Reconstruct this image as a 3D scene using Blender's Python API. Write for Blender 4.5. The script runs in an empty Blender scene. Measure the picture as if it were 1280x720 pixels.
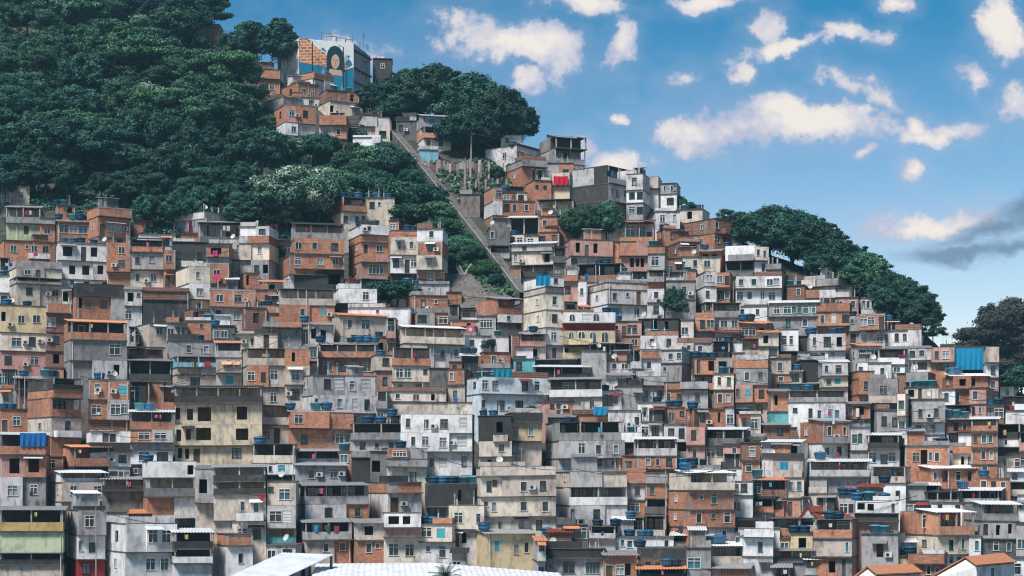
import bpy, math, random
from mathutils import Vector, Matrix

random.seed(7)
scene = bpy.context.scene
COL = scene.collection
R = math.radians

# ------------------------------------------------------------------ camera
F = 2200.0            # focal length in pixels of the 1280 px wide photograph
HORIZON = 600.0       # eye level: the camera stands a little above the lowest roofs
cam_d = bpy.data.cameras.new('camera')
cam_d.sensor_width = 36.0
cam_d.lens = 36.0 * F / 1280.0
cam_d.shift_y = (HORIZON - 360.0) / 1280.0
cam_d.clip_start = 1.0
cam_d.clip_end = 20000.0
cam = bpy.data.objects.new('camera', cam_d)
COL.objects.link(cam)
cam.location = (0, 0, 0)
cam.rotation_euler = (R(90), 0, 0)
scene.camera = cam

# ------------------------------------------------------------------ hillside
SL, D0, Z0 = 0.554, 200.0, -9.0
RIDGE = [(-600, -200), (0, -70), (200, -30), (235, 10), (300, 55), (340, 88), (370, 110), (440, 112), (480, 118), (520, 135),
         (575, 150), (640, 170), (680, 192), (720, 208), (760, 232), (800, 245), (850, 268), (890, 280), (930, 300),
         (960, 314), (1020, 336), (1060, 356), (1100, 374), (1150, 408), (1190, 446), (1230, 452), (1260, 480),
         (1300, 500), (1500, 560), (2000, 590)]


def lerp_tab(tab, x):
    if x <= tab[0][0]:
        return tab[0][1]
    for (a, b), (c, d) in zip(tab, tab[1:]):
        if x <= c:
            return b + (d - b) * (x - a) / (c - a)
    return tab[-1][1]


def D_of(y):
    """distance of the hillside seen at height y of the photograph"""
    t = (HORIZON - y) / F
    return (SL * D0 - Z0) / (SL - t)


def ground_z(u, d):
    px = 640 + F * u
    dr = D_of(lerp_tab(RIDGE, px))
    if d <= dr:
        z = SL * (d - D0) + Z0
    else:
        zr = SL * (dr - D0) + Z0
        e = d - dr
        z = zr + (0.03 * e if e < 25 else 0.75 - 0.22 * (e - 25))
    return max(z, -19.0)


def P(px, py, d=None):
    d = D_of(py) if d is None else d
    return Vector(((px - 640) / F * d, d, (HORIZON - py) / F * d))


# ------------------------------------------------------------------ materials
MATS = {}


class NT:
    def __init__(self, name):
        m = bpy.data.materials.new(name)
        m.use_nodes = True
        self.m = m
        self.t = m.node_tree
        self.n = self.t.nodes
        self.b = self.n['Principled BSDF']
        self.b.inputs['Roughness'].default_value = 0.85
        self.b.inputs['Specular IOR Level'].default_value = 0.25

    def new(self, kind, **kw):
        x = self.n.new(kind)
        for k, v in kw.items():
            setattr(x, k, v)
        return x

    def link(self, a, b):
        self.t.links.new(a, b)

    def coords(self, sx=1, sy=1, sz=1, rnd=True):
        tc = self.new('ShaderNodeTexCoord')
        mp = self.new('ShaderNodeMapping')
        mp.inputs['Scale'].default_value = (sx, sy, sz)
        self.link(tc.outputs['Object'], mp.inputs['Vector'])
        if rnd:
            oi = self.new('ShaderNodeObjectInfo')
            mu = self.new('ShaderNodeVectorMath', operation='SCALE')
            mu.inputs[0].default_value = (137.0, 71.0, 93.0)
            self.link(oi.outputs['Random'], mu.inputs['Scale'])
            self.link(mu.outputs[0], mp.inputs['Location'])
        return mp.outputs['Vector']

    def noise(self, vec, scale, detail=3, rough=0.6):
        x = self.new('ShaderNodeTexNoise')
        x.inputs['Scale'].default_value = scale
        x.inputs['Detail'].default_value = detail
        x.inputs['Roughness'].default_value = rough
        self.link(vec, x.inputs['Vector'])
        return x.outputs['Fac']

    def ramp(self, fac, a, b):
        x = self.new('ShaderNodeMapRange')
        x.inputs['From Min'].default_value = a
        x.inputs['From Max'].default_value = b
        self.link(fac, x.inputs['Value'])
        return x.outputs['Result']

    def mul(self, a, k):
        x = self.new('ShaderNodeMath', operation='MULTIPLY')
        self.link(a, x.inputs[0])
        if isinstance(k, (int, float)):
            x.inputs[1].default_value = k
        else:
            self.link(k, x.inputs[1])
        return x.outputs[0]

    def mix(self, fac, a, b, mode='MIX'):
        x = self.new('ShaderNodeMix', data_type='RGBA', blend_type=mode)
        if isinstance(fac, (int, float)):
            x.inputs[0].default_value = fac
        else:
            self.link(fac, x.inputs[0])
        for v, s in ((a, 6), (b, 7)):
            if isinstance(v, tuple):
                x.inputs[s].default_value = (*v, 1)
            else:
                self.link(v, x.inputs[s])
        return x.outputs[2]

    def vary(self, col, hue=0.02, val=0.3):
        oi = self.new('ShaderNodeObjectInfo')
        hs = self.new('ShaderNodeHueSaturation')
        mr = self.new('ShaderNodeMapRange')
        mr.inputs['To Min'].default_value = 1 - val * 0.8
        mr.inputs['To Max'].default_value = 1 + val * 0.8
        self.link(oi.outputs['Random'], mr.inputs['Value'])
        self.link(mr.outputs['Result'], hs.inputs['Value'])
        hs.inputs['Hue'].default_value = 0.5
        self.link(col, hs.inputs['Color'])
        return hs.outputs['Color']

    def done(self, col):
        if isinstance(col, tuple):
            self.b.inputs['Base Color'].default_value = (*col, 1)
        else:
            self.link(col, self.b.inputs['Base Color'])
        return self.m


def plaster(name, col, mould=0.5, patch=0.25, val=0.22):
    k = NT(name)
    v = k.coords()
    vs = k.coords(1.0, 1.0, 0.34)
    n1 = k.noise(v, 0.55, 4, 0.65)
    n2 = k.noise(vs, 1.9, 4, 0.6)
    n3 = k.noise(v, 2.6, 3, 0.6)
    n4 = k.noise(v, 0.35, 3, 0.7)
    dirty = tuple(c * f for c, f in zip(col, (0.60, 0.585, 0.58)))
    c = k.mix(k.ramp(n1, 0.46, 0.72), col, dirty)
    grey = (0.19, 0.175, 0.165)
    c = k.mix(k.mul(k.ramp(n4, 0.60, 0.66), patch * 2.2), c, grey)          # bare render patches
    mo = k.mul(k.ramp(n2, 0.50, 0.68), min(0.9, mould * 1.15))
    c = k.mix(mo, c, (0.03, 0.032, 0.03))                                 # black mould runs
    c = k.mix(k.mul(k.ramp(n3, 0.5, 0.75), 0.25), c, dirty)
    return k.done(k.vary(c, val=val))


def brickmat(name, col, col2, grime=0.5):
    k = NT(name)
    v = k.coords()
    sep = k.new('ShaderNodeSeparateXYZ')
    k.link(v, sep.inputs[0])
    ad = k.new('ShaderNodeMath', operation='ADD')
    k.link(sep.outputs[0], ad.inputs[0])
    k.link(sep.outputs[1], ad.inputs[1])
    cb = k.new('ShaderNodeCombineXYZ')
    k.link(ad.outputs[0], cb.inputs[0])
    k.link(sep.outputs[2], cb.inputs[1])
    br = k.new('ShaderNodeTexBrick')
    br.inputs['Scale'].default_value = 1.0
    br.inputs['Brick Width'].default_value = 0.42
    br.inputs['Row Height'].default_value = 0.24
    br.inputs['Mortar Size'].default_value = 0.03
    br.inputs['Color1'].default_value = (*col, 1)
    br.inputs['Color2'].default_value = (*col2, 1)
    br.inputs['Mortar'].default_value = (0.30, 0.23, 0.19, 1)
    k.link(cb.outputs[0], br.inputs['Vector'])
    n1 = k.noise(v, 0.7, 4, 0.7)
    n4 = k.noise(v, 0.3, 3, 0.65)
    n2 = k.noise(k.coords(1, 1, 0.2), 1.5, 4, 0.6)
    c = k.mix(k.mul(k.ramp(n1, 0.48, 0.70), 0.5), br.outputs['Color'], (0.20, 0.09, 0.06))
    c = k.mix(k.mul(k.ramp(n4, 0.58, 0.66), 0.6), c, (0.27, 0.2, 0.17))      # smeared mortar
    c = k.mix(k.mul(k.ramp(n2, 0.54, 0.74), grime), c, (0.028, 0.027, 0.026))
    return k.done(k.vary(c, val=0.22))


def plain(name, col, rough=0.8, spec=0.25, noise=0.3, val=0.15, metal=0.0, scale=1.2):
    k = NT(name)
    k.b.inputs['Roughness'].default_value = rough
    k.b.inputs['Specular IOR Level'].default_value = spec
    k.b.inputs['Metallic'].default_value = metal
    n1 = k.noise(k.coords(), scale, 4, 0.65)
    c = k.mix(k.mul(k.ramp(n1, 0.4, 0.7), noise), col, tuple(x * 0.35 for x in col))
    return k.done(k.vary(c, val=val))


W = {
    'b': brickmat('orange_brick', (0.60, 0.235, 0.115), (0.38, 0.135, 0.07), 0.5),
    'B': brickmat('dark_brick', (0.22, 0.088, 0.056), (0.16, 0.064, 0.045), 0.7),
    'w': plaster('white_paint', (0.79, 0.785, 0.79), 0.3, 0.08, 0.1),
    'u': plaster('ice_white_paint', (0.64, 0.72, 0.78), 0.25, 0.1, 0.05),
    'l': plaster('pale_grey_paint', (0.58, 0.56, 0.565), 0.5, 0.2),
    'c': plaster('cream_paint', (0.68, 0.60, 0.50), 0.4, 0.18),
    'e': plaster('beige_paint', (0.58, 0.50, 0.44), 0.45, 0.25),
    'y': plaster('yellow_paint', (0.68, 0.55, 0.35), 0.35, 0.12),
    'f': plaster('buff_paint', (0.62, 0.52, 0.38), 0.45, 0.2),
    'o': plaster('ochre_paint', (0.50, 0.35, 0.15), 0.4, 0.15),
    'g': plaster('grey_render', (0.36, 0.35, 0.355), 0.5, 0.3, 0.3),
    'G': plaster('dark_render', (0.15, 0.148, 0.15), 0.7, 0.3, 0.3),
    'k': plaster('mould_and_shade_render', (0.055, 0.056, 0.055), 0.6, 0.15, 0.3),  # mouldy walls, and painted-in shade on the backs of verandas
    'p': plaster('faded_pink_paint', (0.50, 0.29, 0.25), 0.4, 0.25),
    's': plaster('salmon_paint', (0.58, 0.30, 0.19), 0.35, 0.15),
    'r': plaster('crimson_paint', (0.28, 0.035, 0.035), 0.35, 0.1),
    't': plaster('turquoise_paint', (0.13, 0.42, 0.44), 0.35, 0.15),
    'q': plaster('sky_blue_paint', (0.24, 0.50, 0.62), 0.35, 0.12),
    'i': plaster('mint_paint', (0.44, 0.49, 0.34), 0.35, 0.12),
    'v': plaster('violet_paint', (0.2, 0.2, 0.4), 0.3, 0.1),
    'x': plaster('weathered_boards', (0.22, 0.19, 0.17), 0.7, 0.1),
}
M_SLAB = plaster('slab_concrete', (0.11, 0.105, 0.10), 0.8, 0.2, 0.3)
M_POST = plaster('post_concrete', (0.42, 0.40, 0.38), 0.4, 0.1)
M_FRAME = plain('white_aluminium', (0.62, 0.63, 0.64), 0.45, 0.4, 0.15, 0.25)
M_DARKFRAME = plain('dark_iron', (0.03, 0.03, 0.032), 0.6, 0.3)
M_DOOR = plain('door_wood', (0.10, 0.07, 0.055), 0.7, 0.2, 0.3, 0.5)
M_SHUT = plain('roller_shutter', (0.55, 0.55, 0.54), 0.6, 0.3, 0.2)
M_TEAL = plain('turquoise_sheet', (0.06, 0.36, 0.42), 0.6, 0.3, 0.2)
M_AC = plain('air_conditioner_shell', (0.55, 0.55, 0.53), 0.6, 0.3, 0.3)
M_PIPE = plain('white_pipe', (0.62, 0.61, 0.58), 0.5, 0.3, 0.25)
ROOFM = {
    'g': plain('grey_fibre_cement_sheet', (0.27, 0.27, 0.28), 0.8, 0.2, 0.55, 0.3),
    'w': plain('white_metal_sheet', (0.68, 0.70, 0.72), 0.5, 0.4, 0.3, 0.12),
    't': plain('terracotta_sheet', (0.56, 0.23, 0.12), 0.8, 0.2, 0.35, 0.15),
    'k': plain('black_sheet', (0.035, 0.035, 0.037), 0.8, 0.2, 0.3, 0.3),
    'b': plain('rusty_sheet', (0.23, 0.05, 0.035), 0.85, 0.15, 0.6, 0.15),
}
TANKM = {
    'navy': plain('navy_polyethylene', (0.012, 0.055, 0.10), 0.5, 0.4, 0.4, 0.5),
    'blue': plain('blue_polyethylene', (0.022, 0.12, 0.24), 0.4, 0.5, 0.25, 0.35),
    'teal': plain('teal_fibreglass', (0.08, 0.30, 0.36), 0.5, 0.4, 0.3, 0.3),
}


def glassmat():
    k = NT('window_glass')
    k.b.inputs['Roughness'].default_value = 0.18
    k.b.inputs['Specular IOR Level'].default_value = 0.6
    n = k.noise(k.coords(), 0.9, 1, 0.5)
    c = k.mix(k.ramp(n, 0.45, 0.6), (0.008, 0.018, 0.023), (0.03, 0.085, 0.10))
    return k.done(k.vary(c, val=0.6))


M_GLASS = glassmat()
M_CURTAIN = plain('curtained_glass', (0.30, 0.33, 0.34), 0.4, 0.5, 0.5, 0.3)
M_BLIND = plain('tinted_glass', (0.03, 0.14, 0.17), 0.25, 0.5, 0.5, 0.3)
M_WOODF = plain('weathered_frame', (0.30, 0.27, 0.24), 0.6, 0.3, 0.3, 0.4)


def clothmat(name, col):
    return plain(name, col, 0.9, 0.1, 0.25, 0.1, scale=2.5)


# ------------------------------------------------------------------ mesh helpers
class MB:
    def __init__(self):
        self.v, self.f, self.mi = [], [], []

    def quad(self, a, b, c, d, m=0):
        n = len(self.v)
        self.v += [a, b, c, d]
        self.f.append((n, n + 1, n + 2, n + 3))
        self.mi.append(m)

    def box(self, x0, x1, y0, y1, z0, z1, m=0):
        n = len(self.v)
        self.v += [(x0, y0, z0), (x1, y0, z0), (x1, y1, z0), (x0, y1, z0), (x0, y0, z1), (x1, y0, z1), (x1, y1, z1), (x0, y1, z1)]
        for f in ((0, 1, 5, 4), (1, 2, 6, 5), (2, 3, 7, 6), (3, 0, 4, 7), (4, 5, 6, 7), (3, 2, 1, 0)):
            self.f.append(tuple(n + i for i in f))
            self.mi.append(m)

    def lathe(self, prof, seg=14, m=0, cx=0, cy=0, cap=True):
        n = len(self.v)
        for r, z in prof:
            for i in range(seg):
                a = 2 * math.pi * i / seg
                self.v.append((cx + r * math.cos(a), cy + r * math.sin(a), z))
        for j in range(len(prof) - 1):
            for i in range(seg):
                i2 = (i + 1) % seg
                self.f.append((n + j * seg + i, n + j * seg + i2, n + (j + 1) * seg + i2, n + (j + 1) * seg + i))
                self.mi.append(m)
        if cap:
            self.f.append(tuple(n + (len(prof) - 1) * seg + i for i in range(seg)))
            self.mi.append(m)

    def tube(self, a, b, r0, r1=None, seg=6, m=0):
        a, b = Vector(a), Vector(b)
        r1 = r0 if r1 is None else r1
        d = (b - a).normalized()
        s = d.orthogonal().normalized()
        t = d.cross(s)
        n = len(self.v)
        for p, r in ((a, r0), (b, r1)):
            for i in range(seg):
                an = 2 * math.pi * i / seg
                self.v.append(tuple(p + s * (r * math.cos(an)) + t * (r * math.sin(an))))
        for i in range(seg):
            i2 = (i + 1) % seg
            self.f.append((n + i, n + i2, n + seg + i2, n + seg + i))
            self.mi.append(m)
        self.f.append(tuple(n + seg + i for i in range(seg)))
        self.mi.append(m)
        self.f.append(tuple(n + seg - 1 - i for i in range(seg)))
        self.mi.append(m)

    def mesh(self, name, mats, smooth=False):
        me = bpy.data.meshes.new(name)
        me.from_pydata([tuple(p) for p in self.v], [], self.f)
        for m in (mats if isinstance(mats, (list, tuple)) else [mats]):
            me.materials.append(m)
        if any(self.mi):
            me.polygons.foreach_set('material_index', self.mi)
        if smooth:
            me.polygons.foreach_set('use_smooth', [True] * len(self.f))
        me.update()
        return me


def link(name, me, parent=None, loc=None):
    o = bpy.data.objects.new(name, me)
    COL.objects.link(o)
    if parent is not None:
        o.parent = parent
    if loc is not None:
        o.location = loc
    return o


def build(name, mb, mats, parent=None, loc=None, smooth=False):
    return link(name, mb.mesh(name, mats, smooth), parent, loc)


def tag(o, label, cat, group=None, kind=None):
    if kind:
        o['kind'] = kind
    if label:
        o['label'] = label
    if cat:
        o['category'] = cat
    if group:
        o['group'] = group
    return o


# ------------------------------------------------------------------ windows and fittings (shared meshes)
_cache = {}


def q(x, s=0.05):
    return max(s, round(x / s) * s)


WRND = random.Random(99)


def window_meshes(w, h, kind):
    fk = WRND.choice('wwwwwddt')
    gk = WRND.choice('ddddddlb')
    key = ('win', w, h, kind, fk, gk)
    if key in _cache:
        return _cache[key]
    fr, pn = MB(), MB()
    t = 0.06
    x0, x1 = -w / 2, w / 2
    fr.box(x0 - t, x1 + t, -0.03, 0.12, h, h + t)
    fr.box(x0 - t - 0.05, x1 + t + 0.05, -0.09, 0.12, -t, 0)
    fr.box(x0 - t, x0, -0.03, 0.12, 0, h)
    fr.box(x1, x1 + t, -0.03, 0.12, 0, h)
    n = 1 if w < 0.75 else (2 if w < 1.5 else 4)
    for i in range(1, n):
        x = x0 + w * i / n
        fr.box(x - 0.03, x + 0.03, 0.0, 0.10, 0, h)
    if kind == 'W' or (n == 2 and h > 1.0):
        z = h * 0.72
        for i in range(n):
            fr.box(x0 + w * i / n + (0.04 if i else 0), x0 + w * (i + 1) / n - (0.04 if i < n - 1 else 0), 0.0, 0.09, z - 0.035, z + 0.035)
    pn.quad((x0, 0.13, 0), (x1, 0.13, 0), (x1, 0.13, h), (x0, 0.13, h))
    pn.box(x0, x1, 0.132, 0.16, 0, h)
    r = (fr.mesh('window_frame', {'w': M_FRAME, 'd': M_DARKFRAME, 't': M_WOODF}[fk]), pn.mesh('window_pane', {'d': M_GLASS, 'l': M_CURTAIN, 'b': M_BLIND}[gk]))
    _cache[key] = r
    return r


def door_mesh(w, h):
    key = ('door', w, h)
    if key not in _cache:
        m = MB()
        m.box(-w / 2, w / 2, 0.06, 0.12, 0, h, 0)
        m.box(-w / 2 - 0.07, -w / 2, -0.03, 0.12, 0, h + 0.07, 1)
        m.box(w / 2, w / 2 + 0.07, -0.03, 0.12, 0, h + 0.07, 1)
        m.box(-w / 2, w / 2, -0.03, 0.12, h, h + 0.07, 1)
        _cache[key] = m.mesh('door', [M_DOOR, M_FRAME])
    return _cache[key]


def shutter_mesh(w, h, mat):
    key = ('shut', w, h, mat.name)
    if key not in _cache:
        m = MB()
        n = max(4, int(h / 0.16))
        for i in range(n):
            z0, z1 = h * i / n, h * (i + 1) / n
            m.quad((-w / 2, -0.02, z0), (w / 2, -0.02, z0), (w / 2, 0.03, z1), (-w / 2, 0.03, z1))
            m.quad((-w / 2, 0.03, z1), (w / 2, 0.03, z1), (w / 2, -0.02, z1), (-w / 2, -0.02, z1))
        m.box(-w / 2 - 0.05, -w / 2, -0.04, 0.1, 0, h, 1)
        m.box(w / 2, w / 2 + 0.05, -0.04, 0.1, 0, h, 1)
        m.box(-w / 2 - 0.05, w / 2 + 0.05, -0.06, 0.1, h, h + 0.1, 1)
        _cache[key] = m.mesh('shutter', [mat, M_FRAME])
    return _cache[key]


def ac_mesh():
    if 'ac' not in _cache:
        m = MB()
        m.box(-0.4, 0.4, -0.38, -0.04, 0, 0.55, 0)
        m.lathe([(0.2, 0), (0.2, 0.02)], 10, 1)
        k = len(m.v) - 20
        for i in range(k, len(m.v)):
            x, y, z = m.v[i]
            m.v[i] = (x - 0.08, -0.385 - z, 0.28 + y)
        m.box(-0.35, -0.3, -0.36, 0, -0.1, 0, 1)
        m.box(0.3, 0.35, -0.36, 0, -0.1, 0, 1)
        _cache['ac'] = m.mesh('air_conditioner', [M_AC, M_DARKFRAME])
    return _cache['ac']


def dish_mesh():
    if 'dish' not in _cache:
        m = MB()
        m.lathe([(0.02, 0.0), (0.2, 0.03), (0.36, 0.11), (0.42, 0.17)], 12, 0, cap=False)
        rot = Matrix.Rotation(R(65), 4, 'X')
        m.v = [tuple(rot @ Vector(p) + Vector((0, 0, 0.75))) for p in m.v]
        m.tube((0, 0.02, 0), (0, 0.02, 0.75), 0.03, seg=5)
        m.tube((0, 0, 0.75), (0, -0.45, 0.95), 0.02, seg=4)
        _cache['dish'] = m.mesh('satellite_dish', [M_AC])
    return _cache['dish']


def arch_mesh(w, h):
    key = ('arch', w, h)
    if key not in _cache:
        fr, pn = MB(), MB()
        r = w / 2
        hs = h - r
        N = 10
        out = [(-r, 0)] + [(-r * math.cos(math.pi * i / N), hs + r * math.sin(math.pi * i / N)) for i in range(N + 1)] + [(r, 0)]
        for (a, b), (c, d) in zip(out, out[1:]):
            k = 1.16
            A, B = (a * k, b if b <= hs else hs + (b - hs) * k), (c * k, d if d <= hs else hs + (d - hs) * k)
            fr.quad((a, -0.07, b), (c, -0.07, d), (B[0], -0.07, B[1]), (A[0], -0.07, A[1]))
            fr.quad((A[0], -0.07, A[1]), (B[0], -0.07, B[1]), (B[0], 0.0, B[1]), (A[0], 0.0, A[1]))
            fr.quad((a, -0.07, b), (a, 0.0, b), (c, 0.0, d), (c, -0.07, d))
        fr.box(-0.04, 0.04, -0.06, -0.02, 0, h - 0.02)
        n = len(pn.v)
        pn.v += [(x, -0.012, z) for x, z in out]
        pn.f.append(tuple(range(n, n + len(out))))
        pn.mi.append(0)
        _cache[key] = (fr.mesh('arched_frame', M_FRAME), pn.mesh('arched_pane', M_GLASS))
    return _cache[key]


def wall_front(mb, x0, x1, z0, z1, holes, y=0.0, m=0):
    """a wall face pierced by real openings (hx0,hx1,hz0,hz1,depth)"""
    xs = sorted({x0, x1, *[v for h in holes for v in h[:2]]})
    zs = sorted({z0, z1, *[v for h in holes for v in h[2:4]]})
    for a, b in zip(xs, xs[1:]):
        for c, d in zip(zs, zs[1:]):
            mx, mz = (a + b) / 2, (c + d) / 2
            if any(h[0] < mx < h[1] and h[2] < mz < h[3] for h in holes):
                continue
            mb.quad((a, y, c), (b, y, c), (b, y, d), (a, y, d), m)
    for h in holes:
        a, b, c, d, dep = h
        e = y + dep
        mb.quad((a, y, c), (a, e, c), (b, e, c), (b, y, c), m)
        mb.quad((a, y, d), (b, y, d), (b, e, d), (a, e, d), m)
        mb.quad((a, y, c), (a, y, d), (a, e, d), (a, e, c), m)
        mb.quad((b, y, c), (b, e, c), (b, e, d), (b, y, d), m)


def corrugated(x0, x1, p0, p1, thick=0.03, pitch=0.30, amp=0.035):
    """a corrugated sheet from line p0=(y,z) at the front to p1=(y,z) at the back"""
    mb = MB()
    n = max(4, int((x1 - x0) / (pitch / 2)))
    (ya, za), (yb, zb) = p0, p1
    for s in (0, 1):
        for i in range(n + 1):
            x = x0 + (x1 - x0) * i / n
            a = amp * (1 if i % 2 else -1)
            mb.v.append((x, ya, za + a - s * thick))
            mb.v.append((x, yb, zb + a - s * thick))
    k = 2 * (n + 1)
    for i in range(n):
        a = 2 * i
        mb.f.append((a, a + 2, a + 3, a + 1))
        mb.f.append((k + a, k + a + 1, k + a + 3, k + a + 2))
        mb.f.append((a, k + a, k + a + 2, a + 2))
        mb.f.append((a + 1, a + 3, k + a + 3, k + a + 1))
        mb.mi += [0] * 4
    for a in (0, 2 * n):
        mb.f.append((a, a + 1, k + a + 1, k + a))
        mb.mi.append(0)
    return mb
M_BARK = plain('bark', (0.09, 0.075, 0.06), 0.95, 0.1, 0.5, 0.3)
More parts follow.
